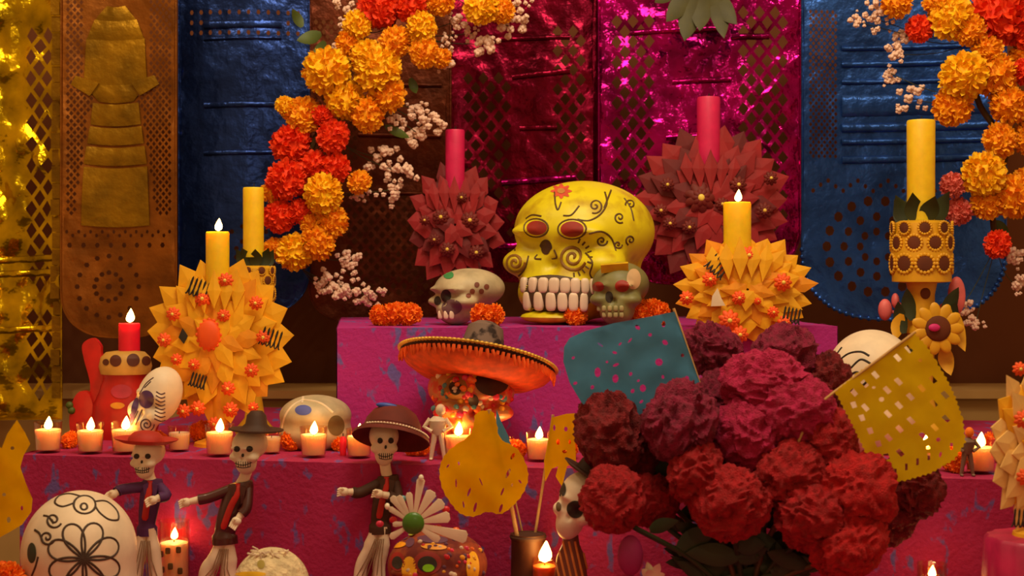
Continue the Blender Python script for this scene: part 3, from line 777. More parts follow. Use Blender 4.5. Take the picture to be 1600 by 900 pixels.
mb = MB(); mb.lathe([(88, 0), (86, 60), (83, 120), (80, 194), (75, 199.5), (0.1, 199.5)], (0, 0, 0), 48, wob=lambda a, z: 1+0.03*math.sin(a*14+z*.01)); T.part('satin_cover', mb, mat('pink_satin', (190, 34, 84), 0.45, var=.25, sheen=.2))
# ------------------------------------------------------------------ skulls
M_YSK = mat('yellow_painted_clay', (226, 212, 16), 0.45, col2=(190, 160, 10), vscale=16, thr=(.3, .5))
M_EYE = mat('dark_red_socket', (150, 32, 10), 0.6)
M_BRN = mat('brown_line_paint', (92, 62, 12), 0.6)
M_TOOTH = mat('tooth_white', (238, 215, 190), 0.35, var=0.08)
M_PINKF = mat('salmon_flower_paint', (226, 92, 62), 0.6)
d = 3.74
T = Thing('sugar_skull', 'large glossy yellow skull with white teeth and brown scroll painting', 'skull', 895, up_py(d), d)
def full_sdf(P): return smin(smin(skull_sdf(P), sd_ell(P, (0, .14, -.42), (.62, .60, .52)), .2), sd_ell(P, (0, -.40, -.58), (.50, .40, .36)), .12)
hb = head_mb(full_sdf, (146, 140, 112), (0.0, 0.02, math.radians(-27)), T.p(906, 394), 120, 96)
hb.v = [(x, y, max(z, 0)) for x, y, z in hb.v]
B = bvh_of(hb); T.part('cranium', hb, M_YSK)
for x, y, rx, ry in ((839, 356, 16, 11), (894, 358, 18, 12)): decal(T, B, x, y, rx, ry, M_EYE, 'eye_socket')
decal(T, B, 853, 388, 10, 14, mat('nose_hole_dark', (70, 38, 12)), 'nose_hole', shape=lambda a: 1 if a < PI else .72)
fl = decal(T, B, 877, 299, 17, 12, M_PINKF, 'forehead_flower', shape=lambda a: .82+.18*math.cos(8*a), n=48)
decal(T, B, 877, 299, 6, 4, mat('flower_heart', (210, 150, 70)), 'flower_centre', parent=fl, lift=1.2)
S = [spiral(805, 410, 16, 2, 0, 1), spiral(895, 402, 22, 2.1, .4, 1), spiral(930, 322, 12, 1.6, 2, -1), circ(838, 356, 19, 14), circ(894, 358, 22, 15),
     [(945, 300), (948, 318), (938, 335), (920, 345), (902, 343)], [(955, 297), (950, 310), (944, 325)], [(920, 365), (940, 362), (955, 372), (962, 392)], spiral(940, 376, 9, 1.4), spiral(965, 382, 7, 1.4), spiral(968, 340, 9, 1.4, 1),
     [(867, 300), (868, 318), (872, 328), (877, 316)], [(866, 390), (870, 402), (862, 404)], [(840, 398), (836, 404), (846, 405)], [(905, 322), (893, 336), (880, 337)], [(822, 342), (832, 336), (846, 338)], [(975, 310), (985, 325), (990, 345)], spiral(985, 320, 8, 1.3, 3), [(826, 400), (820, 420), (806, 436), (800, 440)], [(915, 395), (926, 410), (922, 428), (930, 440)], [(850, 440), (875, 436), (905, 440), (926, 448)], spiral(985, 375, 8, 1.4, 2)]
for a in range(10):
    t = -1.2+a*.3; S.append([(895+24*math.cos(t), 402+24*math.sin(t)), (895+31*math.cos(t), 402+31*math.sin(t))])
    t = 2.0+a*.3; S.append([(805+18*math.cos(t), 410+18*math.sin(t)), (805+24*math.cos(t), 410+24*math.sin(t))])
paint(T, B, S[2:], 1.5, M_BRN); [paint(T, B, [q], 2.6, mat('ochre_scroll', (140, 96, 10), .6), 'cheek_scroll') for q in S[:2]]
rnd = random.Random(5)
decal(T, B, 860, 460, 68, 30, mat('gum_brown', (84, 62, 40)), 'gum', lift=1.0, n=40)  # dark brown gum plate that outlines the teeth
for row, y, h, xs in ((0, 446, 12, [(806, 6), (819, 7.5), (833, 8), (849, 8.5), (866, 8.5), (883, 8), (899, 7.5), (914, 6.5), (926, 5)]), (1, 471, 14.5, [(809, 7), (824, 8), (842, 8.5), (861, 8.5), (879, 8), (896, 7.5), (912, 6.5)])):
    for x, hw in xs:
        yy = y+(x-860)*0.02; p, n_ = hit(B, x-T.ax, T.ay-yy)
        if p is None: continue
        mb = MB(); mb.ell((0, 0, 0), (hw, 5, h), 14, 10, Matrix.Translation(p-Vector((0, 0, 0))) @ Matrix.Rotation(math.atan2(n_.x, -n_.y), 4, 'Z'), power=.62); T.part('tooth', mb, M_TOOTH)
mb = MB(); mb.ell((0, 0, 0), (46, 30, 10), 28, 10, Matrix.Translation(T.p(856, 493, hit(B, 855-T.ax, T.ay-470)[0].y+26)) @ Matrix.Rotation(-.45, 4, 'Z')); T.part('chin', mb, M_YSK)

def skull(label, px, ytop, w, d, ybase, m, rot, eyes=M_INK, fn=skull_sdf, extra=None, paints=(), pm=None, pr=1.2, res=(80, 60), yshape=None, clip=True):
    """generic skull whose crown reaches row ytop and whose base stands at row ybase"""
    T = Thing('sugar_skull', label, 'skull', px, ybase, d); ys = yshape or ybase; h = ys-ytop
    hb = head_mb(fn, (w/1.5, w/1.55, h/2*1.02), rot, T.p(px, (ytop+ys)/2), *res)
    if clip: hb.v = [(x, y, max(z, 0)) for x, y, z in hb.v]
    B = bvh_of(hb); T.part('cranium', hb, m)
    if paints: paint(T, B, paints, pr, pm or M_INK)
    return T, B
# small skulls on the box
d = 3.62; yb = up_py(d)
T, B = skull('small cream skull looking left, with dark jaw, between orange marigold tufts', 728, 420, 104, d, yb, M_BONE2, (0, 0, math.radians(-48)))
for x, y, r in ((697, 462, 10), (684, 470, 7)): decal(T, B, x, y, r*.8, r, M_INK, 'eye_socket')
decal(T, B, 706, 480, 16, 12, mat('mauve_jaw_paint', (110, 80, 84)), 'jaw_paint')
for x, y in ((745, 445), (752, 455), (738, 455), (760, 448), (732, 462)): decal(T, B, x, y, 4, 4, mat('maroon_dot', (120, 60, 40)), 'painted_dot', lift=.8)
decal(T, B, 701, 430, 8, 6, mat('green_foil_dot', (60, 150, 90), .3), 'green_spot', lift=.8)
for i, x in enumerate((680, 688, 697, 706)):
    h_, n_ = hit(B, x-T.ax, T.ay-492)
    if h_ is not None:
        mb = MB(); mb.ell(tuple(h_), (4, 3, 7), 10, 8, power=.7); T.part('tooth', mb, M_TOOTH)
d = 3.55; yb = up_py(d)
M_GRG = mat('grey_green_clay', (128, 124, 72), 0.5, var=0.3)
T, B = skull('small grey-green skull with gold foil band beside the yellow skull', 968, 410, 90, d, yb, M_GRG, (0, 0, math.radians(-18)))
for x, y, r in ((935, 448, 9), (972, 447, 11)): decal(T, B, x, y, r, r*.85, M_EYE, 'eye_socket')
decal(T, B, 952, 464, 6, 9, M_INK, 'nose_hole')
decal(T, B, 990, 436, 11, 16, mat('cream_patch', (205, 170, 125)), 'ear_patch')
mb = MB(); p0, _ = hit(B, 958-T.ax, T.ay-422)
mb.box((0, 0, 0), (21, 2.5, 7), Matrix.Translation(T.p(958, 418, p0.y-3)) @ Matrix.Rotation(-.08, 4, 'Y') @ Matrix.Rotation(.5, 4, 'X')); T.part('gold_band', mb, foil('foil_bright_gold', (255, 205, 30), .4, bump=.1, metal=.25))
for i, x in enumerate((936, 944, 953, 962, 971)):
    for yy in (482, 492):
        h_, n_ = hit(B, x-T.ax, T.ay-yy)
        if h_ is not None:
            mb = MB(); mb.ell(tuple(h_), (3.6, 3, 4.6), 10, 8, power=.7); T.part('tooth', mb, mat('tooth_olive_cream', (170, 160, 110)))

# marigold tufts on the tiers
def tuft(px, py, rx, ry, d, c, label, n=5, seed=0, group=None):
    rnd = random.Random(seed); T = Thing('marigold_tuft', label, 'flowers', px, py, d, group)
    for i in range(n):
        f = (i+.5)/n*2-1; r = min(ry, rx)*rnd.uniform(.74, .92)
        if n == 1: f = 0; r = min(rx, ry)
        T.inst('marigold_head', MARI[i % 4], FM[c], (f*(rx-r), rnd.uniform(-8, 8), r*.85+abs(rnd.uniform(0, 1))*(ry-r)*(1.4 if i % 2 else .3)), (r, r, r*.85), (rnd.uniform(0, 6),)*3)
    return T
for (px, rx, ry, d, n, lab) in [(618, 50, 22, 3.56, 6, 'orange marigold tuft at the left end of the magenta box'), (762, 34, 22, 3.52, 4, 'orange marigold tuft between the cream skull and yellow skull'),
                           (900, 22, 20, 3.58, 3, 'orange marigold tuft under the yellow skull jaw'), (1012, 42, 26, 3.58, 5, 'orange marigold tuft right of the grey-green skull')]:
    tuft(px, up_py(d), rx, ry, d, 'T', lab, n, px)
for (px, py, rx, ry, lab) in [(455, 704, 18, 20, 'orange marigold tuft left of the grey skull on the lower tier'), (530, 704, 14, 14, 'orange marigold tuft beside the thin red taper'), (652, 712, 26, 14, 'orange marigold tuft right of the wide sombrero figurine'),
                         (806, 716, 20, 18, 'orange marigold tuft behind the yellow paper globe'), (1490, 738, 20, 24, 'orange marigold tuft below the yellow cut-paper flag'), (318, 690, 24, 20, 'orange marigold tuft at the foot of the left petal holder'), (245, 700, 22, 16, 'orange marigold tuft behind the red-hatted skeleton'), (590, 700, 26, 18, 'orange marigold tuft behind the wide wine-coloured sombrero'), (108, 700, 16, 16, 'orange marigold tuft between the two leftmost votives'), (884, 716, 22, 22, 'orange marigold tuft behind the narrow yellow flag'), (1548, 722, 20, 30, 'amber marigold tuft behind the right-hand votive')]:
    tuft(px, py, rx, ry, tier_d(py), 'T', lab, 4, px)
T = Thing('taper_candle', 'thin short red taper beside a votive on lower tier', 'candle', 536, 712, tier_d(712))
mb = MB(); mb.lathe([(5, 0), (5, 26), (3, 30), (.1, 30)], seg=14); T.part('wax_body', mb, M_RED); mb = MB(); mb.tube([(0, 0, 29), (0, 0, 35)], .8, 6); T.part('wick', mb, M_WICK)

# skulls on lower tier
yb = 705; d = tier_d(yb)
T, B = skull('white skull with dark brow curves partly behind the yellow cut-paper flag', 1362, 515, 138, d, yb, M_BONE, (0, 0, math.radians(-35)), fn=dome_sdf,
    paints=[[(1302, 582), (1310, 566), (1326, 553), (1345, 550), (1358, 556)], [(1299, 590), (1308, 580), (1314, 572)], [(1330, 575), (1345, 562), (1360, 568)], [(1304, 560), (1312, 548), (1316, 543)], [(1296, 575), (1306, 562)], spiral(1340, 590, 16, 1.4)], pr=1.8)
decal(T, B, 1300, 592, 10, 7, mat('orange_patch', (235, 150, 40)), 'orange_patch')
yb = 700; d = tier_d(yb)
T, B = skull('dim grey skull with a blue spot and arched lines behind a votive', 493, 617, 110, d, yb, M_BONE2, (0, 0, math.radians(20)), fn=dome_sdf,
    paints=[[(441, 670), (446, 650), (458, 634), (474, 625)], [(474, 625), (500, 630), (520, 645)], [(474, 620), (472, 630)]], pm=M_BONE, pr=2.0)
decal(T, B, 474, 641, 13, 8, mat('blue_spot', (80, 90, 170)), 'blue_spot')
decal(T, B, 525, 665, 13, 16, mat('brown_socket_paint', (110, 90, 50)), 'eye_socket')  # brown socket patch
# white and violet calavera leaning left
yb = 690; d = 3.28
T = Thing('sugar_skull', 'tall white skull with violet eye sockets leaning beside the red holder', 'skull', 246, yb, d)
hb = head_mb(skull_sdf, (44, 44, 66), (math.radians(-8), math.radians(18), math.radians(-18)), T.p(240, 636), 80, 64)
B = bvh_of(hb); T.part('cranium', hb, M_BONE)
M_VIO = mat('violet_socket', (88, 50, 98), .6)
decal(T, B, 229, 624, 12, 14, M_VIO, 'eye_socket'); decal(T, B, 211, 636, 5, 15, M_VIO, 'eye_socket', rot=-.25); decal(T, B, 205, 655, 5, 12, M_VIO, 'nose_hole', rot=-.3)
S = [spiral(229, 663, 12, 2), [(240, 590), (228, 600), (218, 616)], [(236, 596), (226, 606)], [(222, 640), (212, 664)], [(216, 642), (206, 664)]]
for i in range(8): S.append([(244-i*.4, 612+i*6), (251, 616+i*6), (258, 614+i*6)])
paint(T, B, S, 1.1, mat('violet_grey_line', (96, 66, 70)))

# front skulls
d = 2.85; yb = front_py(d)
S = []
for i in range(8): S.append(loop_petal(131, 873, 2*PI*i/8+.35, 58, 20.5, 28))
S += [circ(132, 789, 17, 14), circ(131, 792, 5), [(117, 786), (98, 792), (86, 786), (92, 776), (108, 772), (126, 776)], [(148, 784), (166, 784), (182, 798), (184, 812), (170, 812), (156, 802), (149, 792)], spiral(84, 813, 13, 1.5, .4, 1), [(68, 806), (76, 808), (84, 818)], spiral(74, 840, 12, 1.5, .4, 1), [(54, 828), (62, 834), (68, 848)], [(60, 870), (56, 885), (50, 900)], [(48, 850), (46, 868)]]
T, B = skull('big white skull with a dark outlined eight-petal flower, front left', 124, 767, 172, d, yb, M_BONE, (0, 0, math.radians(-8)), yshape=1009, fn=lambda P: smin(sd_ell(P, (0, 0, .22), (.76, .8, .76)), sd_ell(P, (0, 0, -.4), (.8, .8, .8)), .15), paints=S, pr=1.9, pm=mat('brown_outline', (66, 46, 30)), res=(110, 90))
decal(T, B, 50, 864, 7, 16, mat('green_dab', (44, 56, 36)), 'green_dab'); decal(T, B, 131, 873, 7, 7, mat('petal_heart', (110, 74, 62)), 'flower_centre')
d = 2.7; yb = front_py(d)
T, B = skull('cream skull with a yellow band, only its crown above the lower frame', 424, 856, 118, d, yb, mat('fleecy_cream', (225, 205, 160), .9, var=.3, vscale=60, bump=.6, bscale=120), (0, 0, .2), fn=dome_sdf)
decal(T, B, 392, 897, 24, 4, mat('yellow_band', (235, 185, 20)), 'yellow_band'); decal(T, B, 408, 882, 6, 7, mat('olive_dab', (160, 140, 50)), 'olive_dab')
mb = MB(); rnd = random.Random(3)
for i in range(26):
    a = rnd.uniform(0, 6.28); x = 418+rnd.uniform(-28, 30); h_, n_ = hit(B, x-T.ax, T.ay-rnd.uniform(862, 872))
    if h_ is not None: mb.tube(catmull([h_, h_+Vector((rnd.uniform(-6, 6), -2, 4)), h_+Vector((rnd.uniform(-12, 12), -2, rnd.uniform(-1, 9)))], 4), 1.1, 5)
T.part('hair_tuft', mb, M_BONE)

# ------------------------------------------------------------------ ornate catrina head under a sombrero
d = 3.24
T = Thing('catrina_bust', 'beaded catrina head under a wide black sombrero with gold braid and orange lining', 'figure', 738, HZ+(ZC-ZT)*F/d, d)
hb = head_mb(skull_sdf, (92, 90, 62), (0, math.radians(4), math.radians(8)), T.p(736, 628), 90, 70)
B = bvh_of(hb); M_FACE = mat('painted_face', (190, 120, 60), .5, col2=(200, 60, 30), vscale=45, thr=(.45, .55))
T.part('head', hb, M_FACE)
mb = MB(); mb.lathe([(56, 0), (54, 8), (30, 30), (24, 60)], (0, 8, 0), 24); T.part('bust_base', mb, mat('bust_red', (160, 30, 40)))
M_HAIR = mat('black_hair', (52, 26, 12), .6)
decal(T, B, 768, 598, 26, 20, M_HAIR, 'eye_socket', lift=1.5); decal(T, B, 712, 606, 18, 18, mat('ochre_ring', (150, 100, 30)), 'eye_ring', lift=1.0); decal(T, B, 712, 606, 10, 10, M_HAIR, 'eye_socket', lift=1.8)
decal(T, B, 740, 626, 8, 10, M_HAIR, 'nose_hole', lift=1.5)
rnd = random.Random(8)
cols = [mat('bead_red', (210, 30, 40), .3), mat('bead_pink', (230, 50, 90), .3), mat('bead_gold', (240, 170, 40), .25), mat('bead_cream', (225, 200, 170), .35), mat('bead_orange', (250, 110, 20), .3), mat('bead_teal', (90, 140, 150), .3)]
for i in range(90):
    x = rnd.uniform(662, 812); y = rnd.uniform(578, 662)
    if (x-768)**2/26**2+(y-598)**2/20**2 < 1.1: continue
    h_, n_ = hit(B, x-T.ax, T.ay-y)
    if h_ is None: continue
    mb = MB(); r = rnd.uniform(3, 6.2); mb.ell(tuple(h_), (r, r*.7, r), 10, 7); T.part('bead', mb, cols[rnd.randrange(6)])
M_ = Matrix.Translation(T.p(742, 592, -4)) @ Matrix.Rotation(math.radians(9), 4, 'Y') @ Matrix.Rotation(math.radians(-16), 4, 'X')
mb = MB(); mb.lathe([(34, 0), (60, -4), (90, 2), (112, 14), (121, 26), (123, 30), (121, 31), (110, 20), (88, 8), (60, 2), (36, 6)], (0, 0, 0), 64, M_); T.part('hat_brim', mb, mat('black_felt', (58, 26, 12), .85))
mb = MB(); mb.lathe([(40, -1), (60, -6.5), (90, -1), (111, 10.5), (118, 19)], (0, 0, 0), 64, M_); mb.f = mb.f[:64*4]; T.part('brim_lining', mb, mat('orange_lining', (225, 84, 14), .7, var=.3, vscale=50))
mb = MB(); mb.lathe([(40, 4), (38, 24), (33, 60), (28, 84), (16, 92), (.1, 93)], (4, 0, 0), 32, M_); cr = T.part('hat_crown', mb, mat('grey_felt', (120, 96, 84), .8, col2=(40, 20, 14), vscale=30, thr=(.4, .5)))
mb = MB()
for i in range(110):
    a = 2*PI*i/110; mb.ell((0, 0, 0), (4.6, 4.6, 3.0), 8, 6, M_ @ Matrix.Translation((123*math.cos(a), 123*math.sin(a), 31)) @ Matrix.Rotation(a, 4, 'Z'))
T.part('gold_braid', mb, foil('braid_gold', (250, 190, 70), .35, bump=.2, metal=.3))
mb = MB()
for i in range(90):
    a = 2*PI*i/90; p = M_ @ Vector((121*math.cos(a), 121*math.sin(a), 24)); q = p+Vector((rnd.uniform(-3, 3), rnd.uniform(-2, 2), -rnd.uniform(9, 17)))
    if math.sin(a) > .1: continue
    mb.tube([p, (p+q)/2+Vector((0, -1, 0)), q], [2.6, 3.2, 1.0], 5)
T.part('orange_fringe', mb, mat('orange_fringe_cloth', (235, 92, 16), .8))

# ------------------------------------------------------------------ skeleton figurines
def figurine(label, hx, hy, hw, hh, d, yaw, jacket, tie, hatfn, armL, armR, waist, feet, skirt=M_BONE, neck=None, jw=20, smile=True):
    T = Thing('skeleton_figurine', label, 'figurine', feet[0], front_py(d), d)
    hb = head_mb(skull_sdf, (hw, hw, hh), (math.radians(6), 0, math.radians(yaw)), T.p(hx, hy), 64, 52); B = bvh_of(hb); hd = T.part('head', hb, M_BONE)
    c = math.sin(math.radians(yaw))
    ex = hx+c*hw*.72
    for s in (-1, 1): decal(T, B, ex+s*hw*.27, hy-hh*.10, hw*.14, hh*.13, M_INK, 'eye_socket', parent=hd, n=14, rings=3)
    decal(T, B, ex+c*2, hy+hh*.18, hw*.06, hh*.09, M_INK, 'nose_hole', parent=hd, n=10, rings=2)
    y0 = hy+hh*.52
    S = [[(ex-hw*.38, y0), (ex-hw*.15, y0+3), (ex+hw*.1, y0+3), (ex+hw*.38, y0-1)], [(ex-hw*.3, y0+hh*.17), (ex, y0+hh*.22), (ex+hw*.3, y0+hh*.17)]]
    for i in range(-3, 4): S.append([(ex+i*hw*.1, y0-2), (ex+i*hw*.1, y0+6)])
    paint(T, B, S, .7, M_INK, 'tooth_lines', hd)
    nb = neck or (hx, hy+hh*1.3)
    mb = MB(); mb.tube(catmull(T.P([(hx, hy+hh*.6, 0), ((hx+nb[0])/2, (hy+hh+nb[1])/2, 0), (nb[0], nb[1]+6, 0)]), 5), 8.5, 12); T.part('neck', mb, M_BONE)
    # jacket torso
    wx, wy = waist; sh = nb[1]+4
    mb = MB(); path = [(nb[0], sh-4, 0), (nb[0], sh+8, 0), ((nb[0]+wx)/2, (sh+wy)/2, 0), (wx, wy, 0), (wx, wy+22, 0)]
    mb.tube(catmull(T.P(path), 6), [8]+[jw*(.85+.15*math.sin(i*.2)) for i in range(1, 20)]+[jw*.95 for _ in range(5)], 18, .6); T.part('jacket', mb, jacket)
    mb = MB(); mb.tube(catmull(T.P([(nb[0]-1, sh-2, -jw*.5), (nb[0]-2, sh+14, -jw*.72), ((nb[0]+wx)/2-1, (sh+wy)/2, -jw*.74), (wx-1, wy-4, -jw*.7)]), 5), [5, 3.5]+[5]*13+[3], 8, .4); T.part('necktie', mb, tie)
    mb = MB()
    for s in (-1, 1): mb.prism(T.q([(nb[0]+s*3, sh), (nb[0]+s*12, sh+4), (nb[0]+s*8, sh+26), (nb[0]+s*4, sh+30)]), -jw*.76, -jw*.6, 1)
    T.part('lapel', mb, jacket)
    for s, arm in ((-1, armL), (1, armR)):
        if not arm: continue
        mb = MB(); pts = [(nb[0]+s*jw*.6, sh+8, 0)]+[(a, b, y) for a, b, y in arm[:-1]]; e = arm[-1]
        mid = ((pts[-1][0]+e[0])/2, (pts[-1][1]+e[1])/2, (pts[-1][2]+e[2])/2)
        mb.tube(catmull(T.P(pts+[mid]), 6), 8.5, 12); sl = T.part('sleeve', mb, jacket)
        v = Vector(T.p(*e))-Vector(T.p(*mid)); v.normalize(); q = Vector(T.p(*e)); side = v.cross(Vector((0, 1, 0))).normalized()
        mb = MB(); mb.tube([Vector(T.p(*mid)), q-v*4], [6, 5], 10); mb.ell((0, 0, 0), (8, 6, 7), 12, 8, Matrix.Translation(q))
        for k in range(4):
            b_ = q+side*(k-1.5)*3.2; mb.tube([b_, b_+v*7, b_+v*11-Vector((0, 2, 2))], [2.2, 2.0, 1.4], 6)
        mb.tube([q+Vector((0, -3, 3)), q+v*4+Vector((0, -5, 6))], [2.2, 1.6], 6); T.part('hand', mb, M_BONE)
    # trousers / skirt falling to the feet
    fx, fw = feet; yb = T.ay
    for s in (-1, 1):
        mb = MB(); mb.tube(catmull(T.P([(wx+s*5, wy+10, 0), (wx+(fx-wx)*.4+s*(6+fw*.15), wy+45, 0), (fx+s*fw*.5, yb-60, 0), (fx+s*fw*.62, yb-3, 0)]), 6), [9]*4+[10, 11]+[fw*.36]*13, 14); lg = T.part('leg', mb, skirt)
        mb = MB(); mb.ell(T.p(fx+s*fw*.62, yb-5, -8), (8, 16, 5), 12, 8); T.part('shoe', mb, M_INK)
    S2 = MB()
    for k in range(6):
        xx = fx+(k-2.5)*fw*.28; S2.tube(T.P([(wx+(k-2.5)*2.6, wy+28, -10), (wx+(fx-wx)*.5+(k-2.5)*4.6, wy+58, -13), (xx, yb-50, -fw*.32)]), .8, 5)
    T.part('pleats', S2, mat('pleat_tan', (150, 120, 85)))  # thin tan cords marking the pleats
    hatfn(T)
    return T
M_HRED = mat('red_hat', (186, 44, 26), .7); M_HBLK = mat('dark_brown_hat', (70, 40, 22), .7); M_HWINE = mat('wine_felt', (104, 32, 18), .8)
M_JPUR = mat('purple_jacket', (80, 34, 92), .7); M_JDRK = mat('dark_jacket', (72, 24, 20), .35, coat=.4); M_TIE = mat('red_tie', (190, 30, 22), .5)
def hat1(T):
    M_ = Matrix.Translation(T.p(228, 693)) @ Matrix.Rotation(.05, 4, 'Y')
    mb = MB(); mb.lathe([(20, 0), (36, 1), (48, 6), (50, 8), (36, 5), (22, 4)], (0, 0, 0), 40, M_, .85); h = T.part('hat_brim', mb, M_HRED)
    mb = MB(); mb.lathe([(28, 2), (27, 10), (20, 17), (8, 20), (.1, 20)], (0, 0, 0), 28, M_, 1.05); T.part('hat_crown', mb, M_HRED)
figurine('skeleton figurine in a red hat and purple jacket with red tie, front left', 231, 716, 32, 31, 3.02, -22, M_JPUR, M_TIE, hat1, [(192, 764, -6), (180, 770, -14)], [(262, 772, -10), (244, 778, -22)], (230, 815), (228, 30), neck=(238, 748), jw=17)
def hat2(T):
    M_ = Matrix.Translation(T.p(400, 673)) @ Matrix.Rotation(.04, 4, 'Y')
    mb = MB(); mb.lathe([(16, 0), (34, -1), (43, 1), (43, 3), (34, 2), (17, 4)], (0, 0, 0), 36, M_, .95); T.part('hat_brim', mb, M_HBLK)
    mb = MB(); mb.lathe([(28, 1), (23, 5), (17, 11), (15, 24), (9, 31), (.1, 31)], (0, 0, 0), 28, M_, 1.1); T.part('hat_crown', mb, M_HBLK)
figurine('skeleton figurine in a dark tall-crowned hat and glossy dark jacket, arm out', 389, 705, 36, 35, 3.0, -20, M_JDRK, M_TIE, hat2, [(330, 776, -6), (294, 783, -12)], [(388, 790, -14), (374, 810, -24)], (352, 828), (340, 34), neck=(375, 752), jw=21)
def hat3(T):
    M_ = Matrix.Translation(T.p(612, 675, 8)) @ Matrix.Rotation(.13, 4, 'Y') @ Matrix.Rotation(-.42, 4, 'X')
    mb = MB(); mb.lathe([(26, 2), (42, -1), (54, -7), (61, -14), (60, -9), (50, 0), (38, 6)], (0, 0, 0), 44, M_); T.part('hat_brim', mb, M_HWINE)
    mb = MB(); mb.lathe([(46, 3), (43, 16), (35, 29), (22, 38), (8, 42), (.1, 42)], (0, 0, 0), 28, M_); T.part('hat_crown', mb, M_HWINE)
    mb = MB()
    for i in range(26):
        a = -PI*.5+(i-8)*.085; mb.ell((0, 0, 0), (2.2, 2.2, 1.6), 6, 5, M_ @ Matrix.Translation((58*math.cos(a), 58*math.sin(a), -5)))
    T.part('brim_stitching', mb, M_BONE)
    mb = MB(); mb.ell((0, 0, 0), (18, 6, 5), 14, 8, M_ @ Matrix.Translation((-12, -26, 32))); T.part('blue_hat_band', mb, mat('blue_band', (50, 80, 170), .4))
figurine('skeleton figurine in a wide wine-coloured sombrero, centre front', 600, 692, 31, 35, 3.04, 6, M_HBLK, M_TIE, hat3, [(565, 768, -8), (540, 766, -16)], [(622, 776, -10), (594, 768, -24)], (594, 812), (578, 28), neck=(606, 742), jw=18)
# little white figurine and little grey figurine on the tier
def mini(label, px, ytop, ybase, d, m, hm):
    T = Thing('small_figurine', label, 'figurine', px, ybase, d); h = ybase-ytop
    mb = MB(); mb.lathe([(h*.09, 0), (h*.14, h*.12), (h*.17, h*.26), (h*.08, h*.34)], (0, 0, h*.45), 14, None, .7); T.part('torso', mb, m)
    mb = MB(); mb.ell((h*.05, 0, h*.90), (h*.09, h*.09, h*.11), 14, 10); T.part('head', mb, hm)
    for s in (-1, 1):
        mb = MB(); mb.tube([(s*h*.05, 0, h*.47), (s*h*.09, -1, h*.24), (s*h*.12, 0, 2)], [h*.06, h*.045, h*.035], 8); mb.ell((s*h*.12, -3, 2), (3, 5, 2.2), 8, 6); T.part('leg', mb, m)
        mb = MB(); mb.tube([(s*h*.13, 0, h*.74), (s*h*.24, -2, h*.60), (s*h*.10, -6, h*.52)], [h*.05, h*.045, h*.035], 8); T.part('arm', mb, m)
    return T
mini('small white standing figurine before the catrina head', 684, 632, 719, tier_d(719), M_BONE, M_BONE)
mini('small grey standing figurine with an orange head at right', 1511, 668, 744, tier_d(744), mat('grey_clay', (130, 100, 80)), FM['T'])

# red holder at left: round body with ringed holes and raised wings
yb = 684; d = tier_d(684)
M_RH = mat('glossy_red_clay', (196, 30, 22), .4, var=.25)
T = Thing('clay_candle_holder', 'red clay candle holder with yellow ringed holes and a raised wing, far left', 'candle holder', 196, yb, d)
mb = MB(); mb.lathe([(46, 0), (52, 20), (50, 50), (40, 74), (34, 92), (36, 108), (30, 122), (18, 128)], seg=36, sy=.8); B = bvh_of(mb); T.part('body', mb, M_RH)
mb = MB(); mb.lathe([(38, 100), (41, 112), (38, 126), (30, 134), (15, 136), (.1, 134)], seg=36, sy=.85); B2 = bvh_of(mb); rm = T.part('cream_cap', mb, mat('cream_cap_clay', (215, 165, 75), .5))
for x, y, r in ((181, 564, 9), (208, 563, 10), (228, 564, 7), (166, 566, 5)): decal(T, B2, x, y, r, r, mat('dark_hole', (90, 36, 10)), 'ringed_hole', parent=rm, lift=1); 
mb = MB(); w_ = catmull([T.p(*q, 0) for q in [(160, 660), (140, 640), (142, 600), (132, 560), (130, 538), (146, 528), (158, 540), (160, 556), (176, 590), (178, 640)]], 5, True)
mb.prism([(a, c) for a, b, c in w_], -4, 8, 3); T.part('raised_wing', mb, M_RH)
mb = MB(); w_ = catmull([T.p(*q, 0) for q in [(118, 680), (112, 650), (122, 616), (140, 612), (150, 640), (148, 682)]], 5, True); mb.prism([(a, c) for a, b, c in w_], -12, 2, 4); T.part('side_wing', mb, M_RH)
decal(T, B, 190, 612, 16, 11, mat('pink_dab', (190, 50, 70)), 'pink_patch', lift=1.5); decal(T, B, 184, 634, 11, 5, mat('ochre_dab', (225, 150, 30)), 'ochre_patch', lift=1.5)
for x, y in ((116, 640), (113, 632)): 
    mb = MB(); mb.ell(T.p(x, y, -14), (6, 5, 6), 10, 8); T.part('olive_bud', mb, M_LEAF)

